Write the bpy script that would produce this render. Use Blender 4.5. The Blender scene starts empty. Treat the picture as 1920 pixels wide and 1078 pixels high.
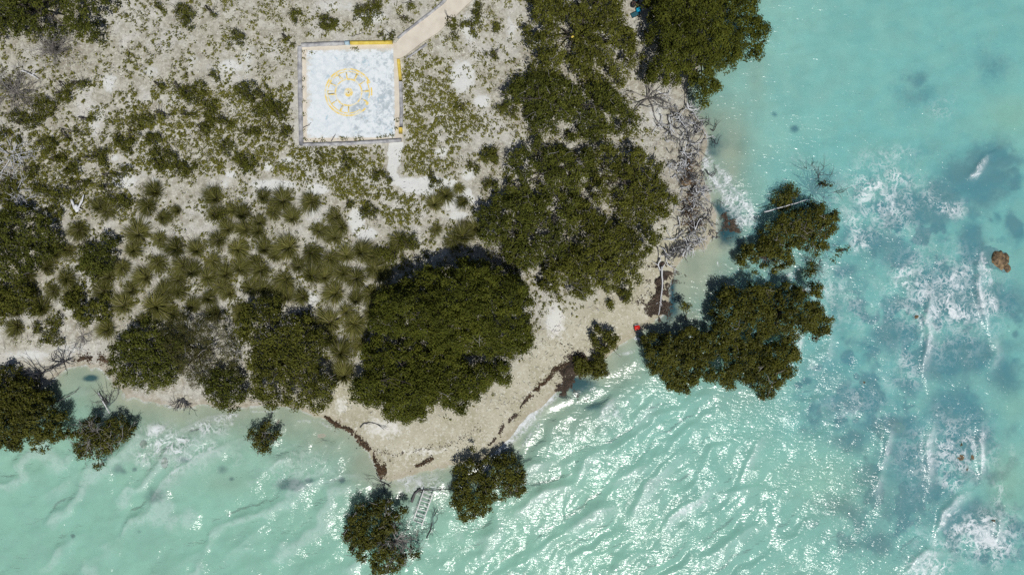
import bpy, math, random
import numpy as np

R = np.random.default_rng(11)
random.seed(5)
PI = math.pi
PX, HC = 0.05, 67.0            # metres per photo pixel on the ground, drone height
sc = bpy.context.scene
COL = sc.collection


def W(px, py, z=0.0):
    """a photo pixel to the point of the place at height z"""
    f = (HC - z) / HC
    return ((px - 960) * PX * f, (539 - py) * PX * f)


def WP(pts, z=0.0):
    return np.array([W(a, b, z) for a, b in pts])


# ------------------------------------------------------------------ numeric helpers
def _hash(ix, iy, seed):
    h = (ix.astype(np.int64) * 374761393 + iy.astype(np.int64) * 668265263 + seed * 1442695041) & 0x7fffffff
    h = ((h ^ (h >> 13)) * 1274126177) & 0x7fffffff
    return ((h ^ (h >> 16)) & 0xffff) / 65535.0


def vn(x, y, scale, seed=0):
    x = np.asarray(x) / scale; y = np.asarray(y) / scale
    ix = np.floor(x); iy = np.floor(y)
    fx = x - ix; fy = y - iy
    fx = fx * fx * (3 - 2 * fx); fy = fy * fy * (3 - 2 * fy)
    a = _hash(ix, iy, seed); b = _hash(ix + 1, iy, seed); c = _hash(ix, iy + 1, seed); d = _hash(ix + 1, iy + 1, seed)
    return (a * (1 - fx) + b * fx) * (1 - fy) + (c * (1 - fx) + d * fx) * fy


def fbm(x, y, scale, seed=0, octv=4):
    t = 0; a = .5; n = 0
    for k in range(octv):
        t = t + a * vn(x, y, scale / 2 ** k, seed + k * 17); n += a; a *= .5
    return t / n


def seg_dist(x, y, P, closed=True):
    """distance to a polyline, inside flag (if closed)"""
    best = np.full(x.shape, 1e18); ins = np.zeros(x.shape, bool)
    n = len(P)
    for i in range(n if closed else n - 1):
        ax, ay = P[i]; bx, by = P[(i + 1) % n]
        dx, dy = bx - ax, by - ay
        L = dx * dx + dy * dy + 1e-12
        t = np.clip(((x - ax) * dx + (y - ay) * dy) / L, 0, 1)
        ex = x - ax - t * dx; ey = y - ay - t * dy
        best = np.minimum(best, ex * ex + ey * ey)
        if closed:
            c = (ay > y) != (by > y)
            with np.errstate(divide='ignore', invalid='ignore'):
                ins ^= c & (x < (bx - ax) * (y - ay) / (by - ay + 1e-15) + ax)
    d = np.sqrt(best)
    return (np.where(ins, d, -d) if closed else d)


def blobs(x, y, L):
    """soft ellipses given in photo pixels: cx, cy, rx, ry, strength"""
    out = np.zeros(x.shape)
    for cx, cy, rx, ry, s in L:
        X, Y = W(cx, cy)
        q = ((x - X) / (rx * PX)) ** 2 + ((y - Y) / (ry * PX)) ** 2
        out = np.maximum(out, s * np.exp(-q * 0.9))
    return out


def ss(a, b, v):
    t = np.clip((v - a) / (b - a), 0, 1)
    return t * t * (3 - 2 * t)


# ------------------------------------------------------------------ mesh helpers
def mesh(name, V, F, mats, parent=None, attrs=None, smooth=False, midx=None):
    V = np.asarray(V, dtype=np.float32); F = np.asarray(F, dtype=np.int32)
    me = bpy.data.meshes.new(name)
    me.vertices.add(len(V)); me.vertices.foreach_set('co', V.ravel())
    k = F.shape[1]
    me.loops.add(F.size); me.loops.foreach_set('vertex_index', F.ravel())
    me.polygons.add(len(F))
    me.polygons.foreach_set('loop_start', np.arange(0, F.size, k, dtype=np.int32))
    if smooth:
        me.polygons.foreach_set('use_smooth', np.ones(len(F), bool))
    for m in (mats if isinstance(mats, (list, tuple)) else [mats]):
        me.materials.append(m)
    if midx is not None:
        me.polygons.foreach_set('material_index', np.asarray(midx, dtype=np.int32))
    for an, av in (attrs or {}).items():
        av = np.asarray(av, dtype=np.float32)
        if av.ndim == 2:
            at = me.attributes.new(an, 'FLOAT_COLOR', 'POINT'); at.data.foreach_set('color', av.ravel())
        else:
            at = me.attributes.new(an, 'FLOAT', 'POINT'); at.data.foreach_set('value', av)
    me.update(calc_edges=True); me.validate()
    o = bpy.data.objects.new(name, me); COL.objects.link(o)
    if parent is not None:
        o.parent = parent
    return o


def tag(o, label=None, cat=None, group=None, kind=None):
    if label: o['label'] = label
    if cat: o['category'] = cat
    if group: o['group'] = group
    if kind: o['kind'] = kind
    return o


def empty(name, loc=(0, 0, 0), rz=0.0):
    o = bpy.data.objects.new(name, None); COL.objects.link(o)
    o.location = loc; o.rotation_euler = (0, 0, rz); o.empty_display_size = .3
    return o


class MB:
    """collects quads (triangles repeat a corner never: only quads) of ONE mesh"""
    def __init__(s): s.V = []; s.F = []; s.T = []; s.n = 0
    def add(s, V, F, tone=.5):
        V = np.asarray(V, float); s.V.append(V); s.F.append(np.asarray(F, int) + s.n); s.n += len(V)
        s.T.append(np.full(len(V), tone) if np.isscalar(tone) else np.asarray(tone))
    def tube(s, P, r, sides=5, tone=.5):
        P = np.asarray(P, float); n = len(P); r = np.broadcast_to(np.asarray(r, float), (n,)) if np.ndim(r) else np.full(n, r)
        T = np.gradient(P, axis=0); T /= np.linalg.norm(T, axis=1)[:, None] + 1e-9
        up = np.array([.31, .22, .92]); A = np.cross(T, up); A /= np.linalg.norm(A, axis=1)[:, None] + 1e-9
        B = np.cross(T, A)
        a = np.arange(sides) * 2 * PI / sides
        V = (P[:, None] + r[:, None, None] * (np.cos(a)[None, :, None] * A[:, None] + np.sin(a)[None, :, None] * B[:, None])).reshape(-1, 3)
        F = [[i * sides + j, i * sides + (j + 1) % sides, (i + 1) * sides + (j + 1) % sides, (i + 1) * sides + j] for i in range(n - 1) for j in range(sides)]
        c0, c1 = len(V), len(V) + 1
        V = np.vstack([V, P[:1], P[-1:]])
        for j in range(0, sides - 1, 2):
            F.append([c0, (j + 2) % sides, j + 1, j]); b = (n - 1) * sides
            F.append([c1, b + j, b + j + 1, b + (j + 2) % sides])
        s.add(V, F, tone)
    def box(s, c, size, rz=0.0, bev=0.0, tone=.5):
        hx, hy, hz = size[0] / 2, size[1] / 2, size[2] / 2
        b = min(bev, hx * .45, hy * .45)
        ring = [(-hx + b, -hy), (hx - b, -hy), (hx, -hy + b), (hx, hy - b), (hx - b, hy), (-hx + b, hy), (-hx, hy - b), (-hx, -hy + b)] if b > 0 else [(-hx, -hy), (hx, -hy), (hx, hy), (-hx, hy)]
        k = len(ring); bz = b * .6
        lv = [(-hz, 1 - (bz / max(hx, hy))), (-hz + bz, 1), (hz - bz, 1), (hz, 1 - (bz / max(hx, hy)))] if b > 0 else [(-hz, 1), (hz, 1)]
        V = [(x * q, y * q, z) for z, q in lv for x, y in ring]
        F = [[i * k + j, i * k + (j + 1) % k, (i + 1) * k + (j + 1) % k, (i + 1) * k + j] for i in range(len(lv) - 1) for j in range(k)]
        t = (len(lv) - 1) * k
        if k == 4:
            F += [[3, 2, 1, 0], [t, t + 1, t + 2, t + 3]]
        else:
            for q in ([0, 1, 2, 3], [0, 3, 4, 7], [7, 4, 5, 6]):
                F.append([t + i for i in q]); F.append([i for i in q[::-1]])
        V = np.array(V); cs, sn = math.cos(rz), math.sin(rz)
        V = np.c_[V[:, 0] * cs - V[:, 1] * sn, V[:, 0] * sn + V[:, 1] * cs, V[:, 2]] + np.asarray(c, float)
        s.add(V, F, tone)
    def build(s, name, mat, parent=None, smooth=False):
        return mesh(name, np.vstack(s.V), np.vstack(s.F), mat, parent, {'tone': np.concatenate(s.T)}, smooth)


# ------------------------------------------------------------------ materials
class NT:
    def __init__(s, name):
        s.m = bpy.data.materials.new(name); s.m.use_nodes = True; s.t = s.m.node_tree; s.t.nodes.clear()
        s.out = s.t.nodes.new('ShaderNodeOutputMaterial')
    def n(s, typ, **kw):
        nd = s.t.nodes.new('ShaderNode' + typ)
        for k, v in kw.items():
            if k.startswith('i_'):
                key = k[2:]
                s.set(nd.inputs[int(key)] if key.isdigit() else nd.inputs[key.replace('_', ' ')], v)
            else:
                setattr(nd, k, v)
        return nd
    def set(s, sock, v):
        if hasattr(v, 'is_output'): s.t.links.new(v, sock)
        elif isinstance(v, tuple) and len(v) == 3 and sock.type == 'RGBA': sock.default_value = (*v, 1)
        else: sock.default_value = v
    def attr(s, name):
        return s.n('Attribute', attribute_name=name)
    def math(s, op, a, b=0.0, c=None):
        nd = s.n('Math', operation=op); s.set(nd.inputs[0], a); s.set(nd.inputs[1], b)
        if c is not None: s.set(nd.inputs[2], c)
        return nd.outputs[0]
    def mix(s, f, a, b):
        nd = s.n('Mix', data_type='RGBA'); s.set(nd.inputs[0], f); s.set(nd.inputs[6], a); s.set(nd.inputs[7], b)
        return nd.outputs[2]
    def ramp(s, v, lo, hi, a=0.0, b=1.0):
        nd = s.n('MapRange', interpolation_type='SMOOTHSTEP'); s.set(nd.inputs[0], v)
        for k, q in enumerate((lo, hi, a, b)): nd.inputs[k + 1].default_value = q
        return nd.outputs[0]
    def coord(s, scale=(1, 1, 1), rot=0.0):
        tc = s.n('TexCoord'); mp = s.n('Mapping'); s.t.links.new(tc.outputs['Object'], mp.inputs[0])
        mp.inputs['Rotation'].default_value = (0, 0, rot); mp.inputs['Scale'].default_value = scale
        return mp.outputs[0]
    def noise(s, vec, scale, detail=4, rough=.55, dist=0.0):
        nd = s.n('TexNoise'); s.t.links.new(vec, nd.inputs['Vector'])
        nd.inputs['Scale'].default_value = scale; nd.inputs['Detail'].default_value = detail
        nd.inputs['Roughness'].default_value = rough; nd.inputs['Distortion'].default_value = dist
        return nd.outputs[0]
    def bsdf(s, col, rough=.8, spec=.3, normal=None):
        nd = s.n('BsdfPrincipled'); s.set(nd.inputs['Base Color'], col); s.set(nd.inputs['Roughness'], rough)
        s.set(nd.inputs['Specular IOR Level'], spec)
        if normal is not None: s.set(nd.inputs['Normal'], normal)
        return nd.outputs[0]
    def bump(s, h, dist, strength=1.0):
        nd = s.n('Bump'); s.set(nd.inputs['Height'], h); nd.inputs['Distance'].default_value = dist; nd.inputs['Strength'].default_value = strength
        return nd.outputs[0]
    def done(s, sh):
        s.t.links.new(sh, s.out.inputs[0]); return s.m


def leaf_mat(name, dark, light, rough=.6, spec=.06, trans=.18):
    q = NT(name); t = q.attr('tone').outputs['Fac']
    c = q.mix(t, dark, light)
    b = q.bsdf(c, rough, spec)
    tr = q.n('BsdfTranslucent'); q.set(tr.inputs[0], c)
    mx = q.n('MixShader'); mx.inputs[0].default_value = trans; q.t.links.new(b, mx.inputs[1]); q.t.links.new(tr.outputs[0], mx.inputs[2])
    return q.done(mx.outputs[0])


def blade_mat(name, dark, light, rough=.6, spec=.08, trans=.25):
    q = NT(name); t = q.attr('tone').outputs['Fac']; rnd = q.n('ObjectInfo').outputs['Random']
    c = q.mix(q.math('MULTIPLY_ADD', rnd, .45, q.math('MULTIPLY_ADD', t, .75, -.15)), dark, light)
    c = q.mix(q.ramp(t, .89, .93, 0, .8), c, (.27, .245, .18))           # dead straw blades
    b = q.bsdf(c, rough, spec); tr = q.n('BsdfTranslucent'); q.set(tr.inputs[0], c)
    mx = q.n('MixShader'); mx.inputs[0].default_value = trans; q.t.links.new(b, mx.inputs[1]); q.t.links.new(tr.outputs[0], mx.inputs[2])
    return q.done(mx.outputs[0])


def plain_mat(name, a, b, scale=6.0, rough=.8, spec=.2, use_tone=False, bump=0.0):
    q = NT(name); v = q.coord(); nz = q.noise(v, scale, 5)
    f = q.ramp(nz, .3, .7)
    if use_tone:
        f = q.math('MULTIPLY_ADD', q.attr('tone').outputs['Fac'], .75, q.math('MULTIPLY', f, .25))
    return q.done(q.bsdf(q.mix(f, a, b), rough, spec, q.bump(nz, bump) if bump else None))


M = {}
M['leaf_dense'] = leaf_mat('dense_leaf', (.015, .020, .004), (.128, .142, .020))
M['leaf_thicket'] = leaf_mat('thicket_leaf', (.024, .028, .006), (.166, .174, .030))
M['leaf_thicket_b'] = leaf_mat('thicket_dark_leaf', (.018, .024, .005), (.138, .152, .026))
M['leaf_scrub'] = leaf_mat('feathery_leaf', (.030, .032, .011), (.125, .122, .042))
M['leaf_mangrove'] = leaf_mat('mangrove_leaf', (.017, .020, .005), (.130, .134, .020), rough=.5, spec=.12)
M['leaf_low'] = leaf_mat('creeper_leaf', (.046, .052, .009), (.25, .245, .048), rough=.6)
M['blade'] = blade_mat('tussock_blade', (.046, .051, .011), (.235, .23, .066), rough=.6, spec=.08, trans=.25)
M['bark'] = plain_mat('grey_bark', (.045, .038, .030), (.11, .10, .085), 8, .9, .1)
M['twig'] = plain_mat('bare_twig', (.10, .09, .08), (.36, .345, .33), 5, .9, .1, True)
M['drift_pale'] = plain_mat('bleached_wood', (.25, .26, .275), (.66, .67, .69), 5, .85, .15, True)
M['drift_dark'] = plain_mat('wet_dark_wood', (.018, .020, .026), (.11, .108, .11), 5, .7, .25, True)
M['rust_root'] = plain_mat('rusty_roots', (.07, .05, .03), (.22, .155, .09), 5, .85, .15, True)
M['rock'] = plain_mat('brown_reef_rock', (.045, .034, .022), (.27, .185, .10), 3.0, .7, .3, False, .1)
M['rock_dark'] = plain_mat('dark_reef_rock', (.025, .025, .02), (.15, .12, .07), 3.0, .7, .3, False, .1)
M['weed'] = plain_mat('rotting_seaweed', (.020, .017, .014), (.13, .097, .072), 4, .8, .2, True)
M['weed_red'] = plain_mat('red_brown_seaweed', (.028, .019, .012), (.12, .078, .045), 4, .8, .2, True)
M['kerb'] = plain_mat('weathered_concrete', (.22, .22, .23), (.46, .46, .46), 2.0, .9, .15)
M['yellow'] = plain_mat('yellow_paint', (.52, .38, .06), (.66, .52, .10), 3.0, .6, .3)
M['blue_paint'] = plain_mat('faded_blue_paint', (.30, .42, .50), (.42, .52, .58), 3.0, .7, .3)
M['ladder'] = plain_mat('white_painted_metal', (.50, .50, .50), (.74, .74, .74), 4, .55, .4)
M['red'] = plain_mat('red_plastic', (.60, .018, .012), (.70, .03, .02), 4, .4, .4)
M['black'] = plain_mat('black_fabric', (.010, .010, .012), (.03, .028, .03), 8, .8, .2)
M['white_pl'] = plain_mat('white_plastic', (.6, .6, .6), (.75, .75, .75), 4, .4, .4)
M['teal'] = plain_mat('dark_teal_canvas', (.010, .060, .085), (.03, .11, .14), 9, .8, .2)
M['cyan'] = plain_mat('bright_blue_nylon', (.0, .25, .50), (.0, .42, .62), 2.5, .5, .4)
M['brown_bag'] = plain_mat('brown_leather', (.12, .07, .05), (.20, .12, .09), 6, .7, .3)

# painted slab, worn rings
q = NT('worn_white_slab'); v = q.coord()
n1 = q.noise(v, .55, 6, .6, .6); n2 = q.noise(v, 2.4, 6, .65, .5); n3 = q.noise(v, 9, 4)
sx = q.n('SeparateXYZ'); q.t.links.new(v, sx.inputs[0])
side = q.ramp(q.math('ADD', sx.outputs[0], q.math('MULTIPLY', q.math('SUBTRACT', n1, .5), 6.0)), -2.6, 1.2, 0, 1)                      # the eastern half has lost its paint
wear = q.math('MULTIPLY', q.ramp(q.math('ADD', q.math('MULTIPLY', n1, .7), q.math('MULTIPLY', n2, .9)), .74, .96), q.math('MULTIPLY_ADD', side, .85, .12))
c = q.mix(q.ramp(n2, .3, .75), (.66, .70, .715), (.56, .62, .65))
c = q.mix(wear, c, (.36, .42, .45))
c = q.mix(q.math('MULTIPLY', q.ramp(n2, .62, .70), q.math('MULTIPLY', side, .5)), c, (.46, .40, .36))
c = q.mix(q.ramp(n3, .62, .70, 0, .55), c, (.30, .36, .40))
blue = q.noise(v, 1.1, 5, .6, .4); c = q.mix(q.math('MULTIPLY', q.ramp(blue, .60, .68), .7), c, (.33, .45, .52))
ab = q.n('VectorMath', operation='ABSOLUTE'); q.t.links.new(v, ab.inputs[0]); s2 = q.n('SeparateXYZ'); q.t.links.new(ab.outputs[0], s2.inputs[0])
edge = q.math('ADD', q.math('MAXIMUM', s2.outputs[0], s2.outputs[1]), q.math('MULTIPLY', q.math('SUBTRACT', n2, .5), 2.2))
c = q.mix(q.ramp(edge, 3.75, 4.35, 0, .8), c, (.54, .50, .42))
M['slab'] = q.done(q.bsdf(c, .85, .2))
q = NT('worn_yellow_lines'); v = q.coord(); n2 = q.noise(v, 3.0, 6, .65, .5)
c = q.mix(q.ramp(n2, .44, .60), (.72, .54, .15), (.66, .65, .55))
M['ring'] = q.done(q.bsdf(c, .8, .2))
q = NT('cream_path'); v = q.coord(); n1 = q.noise(v, 1.2, 6); n2 = q.noise(v, 14, 3)
c = q.mix(q.ramp(n1, .3, .7), (.60, .555, .47), (.52, .475, .40)); c = q.mix(q.ramp(n2, .6, .72, 0, .5), c, (.38, .34, .29))
M['path'] = q.done(q.bsdf(c, .9, .15))

# ------------------------------------------------------------------ the shore
SHORE = [(1700, -3000), (1380, -400), (1352, -240), (1322, -140), (1335, -60), (1325, 60), (1315, 110), (1290, 150), (1283, 172), (1296, 205), (1318, 238), (1322, 270), (1314, 300),
         (1322, 335), (1336, 372), (1345, 405), (1342, 440), (1318, 462), (1288, 474), (1268, 505), (1256, 545), (1250, 580), (1225, 606), (1195, 622),
         (1168, 638), (1140, 660), (1112, 690), (1085, 702), (1058, 716), (1040, 732), (1020, 752), (996, 776), (972, 803), (948, 828), (925, 850),
         (895, 866), (850, 872), (800, 884), (765, 890), (738, 898), (716, 892), (706, 868), (690, 838), (662, 814), (640, 799), (614, 784), (585, 772),
         (530, 764), (480, 760), (430, 763), (380, 760), (330, 762), (280, 756), (240, 742), (215, 722), (206, 702), (188, 688), (160, 686), (128, 692),
         (95, 715), (60, 735), (20, 730), (-40, 715), (-220, 700), (-900, 720), (-30000, 900), (-30000, -30000), (1700, -30000)]
SHORE_W = WP(SHORE)
PADC = [(566, 86), (748, 80), (755, 266), (566, 273)]
PAD_W = WP(PADC, 1.0)
Z_PAD = 0.95

BARS = [(1375, 290, 36, 75, .9), (1375, 240, 30, 40, .6), (1310, 520, 80, 85, 1.0), (1290, 600, 60, 45, .95), (1345, 455, 45, 50, .95), (1475, 505, 45, 22, .8), (520, 800, 90, 34, .75), (600, 820, 55, 45, .75), (240, 760, 80, 34, .75), (400, 785, 100, 22, .75), (1150, 690, 90, 45, .75), (1090, 780, 80, 70, .55), (1400, 745, 70, 34, .55), (1420, 150, 20, 60, .5), (1210, 660, 70, 40, .4), (1100, 760, 60, 60, .5),
        (780, 910, 60, 25, .95), (680, 870, 40, 40, .7), (560, 850, 60, 40, .4), (350, 790, 110, 30, .6), (200, 735, 70, 45, .85), (425, 910, 50, 25, .5), (300, 850, 40, 25, .4), (1440, 700, 60, 40, .4),
        (1500, 500, 20, 20, .5), (1460, 510, 25, 20, .5), (870, 900, 40, 30, .5), (960, 850, 40, 40, .5), (1000, 900, 70, 40, .25)]
DARKS = [(1495, 240, 9, 8, .7), (1460, 213, 7, 6, .5), (1730, 135, 22, 16, .45), (1860, 285, 26, 20, .55), (1850, 330, 50, 34, .8), (1745, 390, 48, 22, .85), (1790, 372, 30, 22, .7),
         (1832, 462, 18, 34, .95), (1800, 552, 40, 34, .95), (1655, 450, 34, 14, .6), (1700, 475, 24, 14, .7), (1600, 505, 18, 16, .55), (1520, 715, 10, 7, .95), (1505, 724, 9, 6, .9), (1542, 690, 12, 6, .75), (1603, 677, 16, 9, .9),
         (1690, 632, 32, 24, .75), (1830, 665, 34, 34, .85), (1905, 705, 26, 34, .6), (1715, 722, 20, 14, .6), (1625, 757, 22, 16, .8), (1640, 722, 14, 10, .6), (1800, 780, 40, 34, .75), (1692, 800, 30, 20, .75),
         (1845, 825, 20, 20, .7), (1710, 860, 26, 26, .7), (1806, 842, 26, 24, .95), (1840, 978, 30, 22, .95), (1765, 928, 14, 12, .85), (1660, 1020, 26, 18, .6), (1590, 962, 44, 26, .45), (1602, 832, 34, 18, .55),
         (1905, 292, 20, 16, .6), (1916, 425, 12, 22, .9), (1735, 172, 40, 26, .35), (1880, 110, 40, 30, .35), (1840, 560, 24, 40, .6), (1580, 590, 20, 30, .35), (1900, 560, 26, 30, .6), (1650, 1000, 60, 40, .3), (1570, 330, 20, 20, .3), (1760, 530, 40, 40, .5),
         (1620, 840, 12, 10, .5), (1560, 700, 60, 50, .3), (545, 908, 18, 7, .85), (527, 915, 9, 8, .7), (575, 904, 9, 5, .8), (640, 904, 6, 6, .85), (213, 882, 14, 10, .5), (246, 882, 5, 5, .7), (290, 930, 18, 14, .5), (120, 1012, 4, 4, .95), (250, 1005, 5, 5, .4),
         (338, 864, 12, 7, .6), (412, 884, 12, 9, .5), (430, 902, 5, 4, .6), (168, 710, 14, 6, .9), (1115, 768, 14, 8, .5), (1345, 275, 20, 14, .4), (1373, 424, 16, 26, .7), (1350, 395, 12, 12, .5), (1065, 716, 28, 14, .9), (1290, 250, 30, 60, .3), (1250, 545, 18, 34, .8)]
WHITES = [(243, 343, 24, 14, 1), (225, 300, 10, 8, .7), (742, 300, 9, 26, 1), (760, 345, 28, 9, .9), (800, 352, 30, 10, .9), (850, 372, 36, 30, .9), (672, 415, 16, 26, 1), (690, 440, 26, 14, .9), (520, 350, 46, 12, .9), (600, 358, 24, 12, .9), (508, 315, 12, 12, .8), (545, 304, 14, 6, .8),
          (868, 150, 26, 34, .9), (905, 195, 20, 16, .8), (880, 60, 18, 34, .7), (440, 130, 30, 16, .7), (400, 130, 40, 20, .4), (470, 120, 24, 60, .5), (700, 40, 34, 14, .8), (290, 140, 30, 18, .5), (215, 160, 22, 26, .6), (190, 230, 26, 40, .5), (300, 340, 10, 10, .6),
          (440, 330, 16, 10, .7), (470, 320, 14, 12, .7), (430, 345, 12, 18, .5), (590, 560, 22, 24, .6), (590, 400, 30, 30, .5), (510, 500, 22, 16, .4), (860, 405, 26, 12, .7), (905, 420, 20, 8, .5), (830, 290, 16, 12, .8), (880, 330, 20, 14, .7), (1040, 600, 22, 40, .75), (720, 800, 60, 26, .6), (790, 845, 70, 14, .5), (640, 760, 16, 24, .6), (1230, 220, 26, 60, .5), (690, 250, 10, 6, .4), (640, 20, 60, 20, .5), (370, 120, 16, 14, .5), (340, 30, 40, 30, .3), (60, 665, 60, 14, .6), (130, 655, 60, 18, .5), (960, 60, 18, 50, .5), (930, 240, 20, 16, .4)]
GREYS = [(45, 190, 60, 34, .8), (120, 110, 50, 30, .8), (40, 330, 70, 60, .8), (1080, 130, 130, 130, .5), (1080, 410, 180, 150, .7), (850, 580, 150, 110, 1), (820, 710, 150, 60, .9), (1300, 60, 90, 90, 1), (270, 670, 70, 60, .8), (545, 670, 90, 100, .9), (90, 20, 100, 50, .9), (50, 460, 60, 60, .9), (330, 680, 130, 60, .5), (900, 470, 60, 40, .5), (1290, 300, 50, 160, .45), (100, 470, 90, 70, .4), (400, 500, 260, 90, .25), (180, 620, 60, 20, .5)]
COAST_BEACH = [(1300, 480), (1240, 530), (1205, 560), (1160, 610), (1090, 650), (1010, 730), (950, 790), (880, 830), (780, 850), (700, 820), (640, 770)]
CB_W = WP(COAST_BEACH)


def shore_sd(x, y):
    s = seg_dist(x, y, SHORE_W)
    near = np.exp(-np.abs(s) / 6)
    return s + near * (1.0 * (fbm(x, y, 2.6, 3, 3) - .5) + .25 * (vn(x, y, .5, 9) - .5))


def gz(x, y, sd=None):
    x = np.atleast_1d(np.asarray(x, float)); y = np.atleast_1d(np.asarray(y, float))
    if sd is None: sd = shore_sd(x, y)
    up = np.maximum(sd, 0); dn = np.maximum(-sd, 0)
    land = .95 * (1 - np.exp(-up / 5)) + ss(1, 5, up) * (.30 * (fbm(x, y, 5, 21) - .5) + .05 * (vn(x, y, .6, 5) - .5))
    bar = blobs(x, y, BARS)
    sea = 1.25 * (1 - np.exp(-dn / 7.5)) * (1 - .82 * bar) + ss(2, 8, dn) * .5 * (fbm(x, y, 7, 31) - .5) * (1 - bar) + .06 * (vn(x, y, .9, 8) - .5) * ss(.4, 2, dn)
    sea = np.maximum(sea, .02 * ss(0, .6, dn))
    z = np.where(sd > 0, land, -sea)
    dpad = -seg_dist(x, y, PAD_W)
    k = ss(2.5, .3, dpad)
    return z * (1 - k) + Z_PAD * k


def gz1(x, y):
    return float(gz(x, y)[0])


def axis(lo, hi, step, far):
    a = list(np.arange(lo, hi + step / 2, step)); s = step
    b = []; v = a[-1]
    while v < far:
        s *= 1.35; v += s; b.append(v)
    c = []; v = a[0]; s = step
    while v > -far:
        s *= 1.35; v -= s; c.append(v)
    return np.array(c[::-1] + a + b)


def grid(ax, ay):
    X, Y = np.meshgrid(ax, ay); nx, ny = len(ax), len(ay)
    i = (np.arange(ny - 1)[:, None] * nx + np.arange(nx - 1)[None, :]).ravel()
    return X.ravel(), Y.ravel(), np.stack([i, i + 1, i + nx + 1, i + nx], 1)


# ground material
q = NT('sandy_ground'); v = q.coord()
mk = q.attr('mask'); sp = q.n('SeparateColor'); q.t.links.new(mk.outputs['Color'], sp.inputs[0])
wh, gr, bc = sp.outputs[0], sp.outputs[1], sp.outputs[2]
wet = q.attr('wet').outputs['Fac']; wd = q.attr('dark').outputs['Fac']; sea = q.attr('sea').outputs['Fac']
n1 = q.noise(v, .45, 6, .6); n2 = q.noise(v, 2.6, 6, .65); n3 = q.noise(v, 5.0, 4, .65); n4 = q.noise(v, 7.5, 4, .7)
c = q.mix(q.ramp(n2, .38, .62), (.44, .43, .365), (.295, .28, .225))
c = q.mix(q.ramp(n1, .46, .62, 0, .5), c, (.55, .555, .53))
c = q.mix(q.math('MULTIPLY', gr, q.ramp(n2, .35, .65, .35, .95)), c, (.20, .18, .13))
whf = q.ramp(q.math('ADD', wh, q.math('MULTIPLY', q.math('SUBTRACT', n2, .5), .9)), .30, .62)
c = q.mix(q.math('MULTIPLY', whf, .9), c, (.60, .615, .60))
bcol = q.mix(q.ramp(n1, .35, .65), (.345, .33, .235), (.43, .415, .32)); bcol = q.mix(q.ramp(n2, .50, .66, 0, .75), bcol, (.54, .525, .45)); bcol = q.mix(q.math('MULTIPLY', whf, .8), bcol, (.66, .66, .62))
c = q.mix(bc, c, bcol)
# litter: dark specks and straw flecks everywhere except the clean sand
dry = q.math('SUBTRACT', 1.0, sea)
spk = q.math('MULTIPLY', q.ramp(n4, .57, .67), q.math('MULTIPLY', dry, q.math('MULTIPLY_ADD', whf, -.35, .72)))
c = q.mix(spk, c, (.16, .135, .10))
c = q.mix(q.math('MULTIPLY', q.ramp(n3, .56, .66), q.math('MULTIPLY', dry, .6)), c, (.66, .65, .59))
c = q.mix(q.math('MULTIPLY', wet, .5), c, (.30, .26, .19))
off = q.attr('offshore').outputs['Fac']
sb = q.mix(off, q.mix(q.ramp(n1, .35, .65), (.29, .295, .235), (.36, .355, .285)), q.mix(q.ramp(n1, .35, .65), (.49, .47, .39), (.60, .57, .48)))
sb = q.mix(q.ramp(n2, .60, .72, 0, .3), sb, (.42, .36, .27))
c = q.mix(sea, c, sb)
dkf = q.ramp(q.math('ADD', wd, q.math('MULTIPLY', q.math('SUBTRACT', n2, .5), .35)), .06, .70)
c = q.mix(q.math('MULTIPLY', dkf, sea), c, (.010, .045, .065))
hb = q.math('ADD', q.math('MULTIPLY', n3, .5), q.math('MULTIPLY', n4, .5))
M['ground'] = q.done(q.bsdf(c, .92, .12, q.bump(hb, .07, .8)))

ax = axis(-52, 52, .125, 1800); ay = axis(-30, 30, .125, 1800)
X, Y, F = grid(ax, ay)
SDg = shore_sd(X, Y)
Zg = gz(X, Y, SDg)
jx = 2.6 * (fbm(X, Y, 2.4, 61, 4) - .5); jy = 2.6 * (fbm(X, Y, 2.4, 62, 4) - .5)
small = [d for d in DARKS if d[2] * d[3] < 110]; big = [d for d in DARKS if d[2] * d[3] >= 110]
DK = np.maximum(blobs(X + jx * .18, Y + jy * .18, small) * 1.1, blobs(X + jx, Y + jy, [(a, b, c * 1.35, d * 1.35, e * 1.25) for a, b, c, d, e in big]))
reef = blobs(X, Y, [(1760, 430, 150, 110, 1), (1770, 620, 170, 130, 1), (1760, 850, 130, 120, .9), (1640, 760, 120, 90, .7), (1880, 330, 60, 60, .9), (1850, 1000, 110, 80, .95), (1650, 980, 120, 80, .75), (1560, 760, 80, 70, .7), (1590, 560, 70, 90, .5)])
DK = np.clip(np.maximum(DK, reef * (.75 * ss(.40, .66, fbm(X, Y, 3.6, 66, 5)) + .75 * ss(.50, .66, fbm(X, Y, 1.5, 68, 4)))), 0, 1)
beach = ss(5.5, 2.0, seg_dist(X, Y, CB_W, False) + 1.5 * (fbm(X, Y, 2, 44) - .5)) * ss(-1, 0, SDg)
tr = ss(1.0, .3, seg_dist(X, Y, WP([(742, 276), (738, 300), (740, 330), (760, 348), (800, 352), (850, 358), (880, 380)]), False) + 1.3 * (fbm(X, Y, 1.3, 47, 3) - .5))
white = np.clip(blobs(X, Y, WHITES), 0, 1); white = np.maximum(white, tr * .9)
mask = np.stack([white, np.clip(blobs(X, Y, GREYS), 0, 1), beach, np.ones_like(X)], 1)
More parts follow.
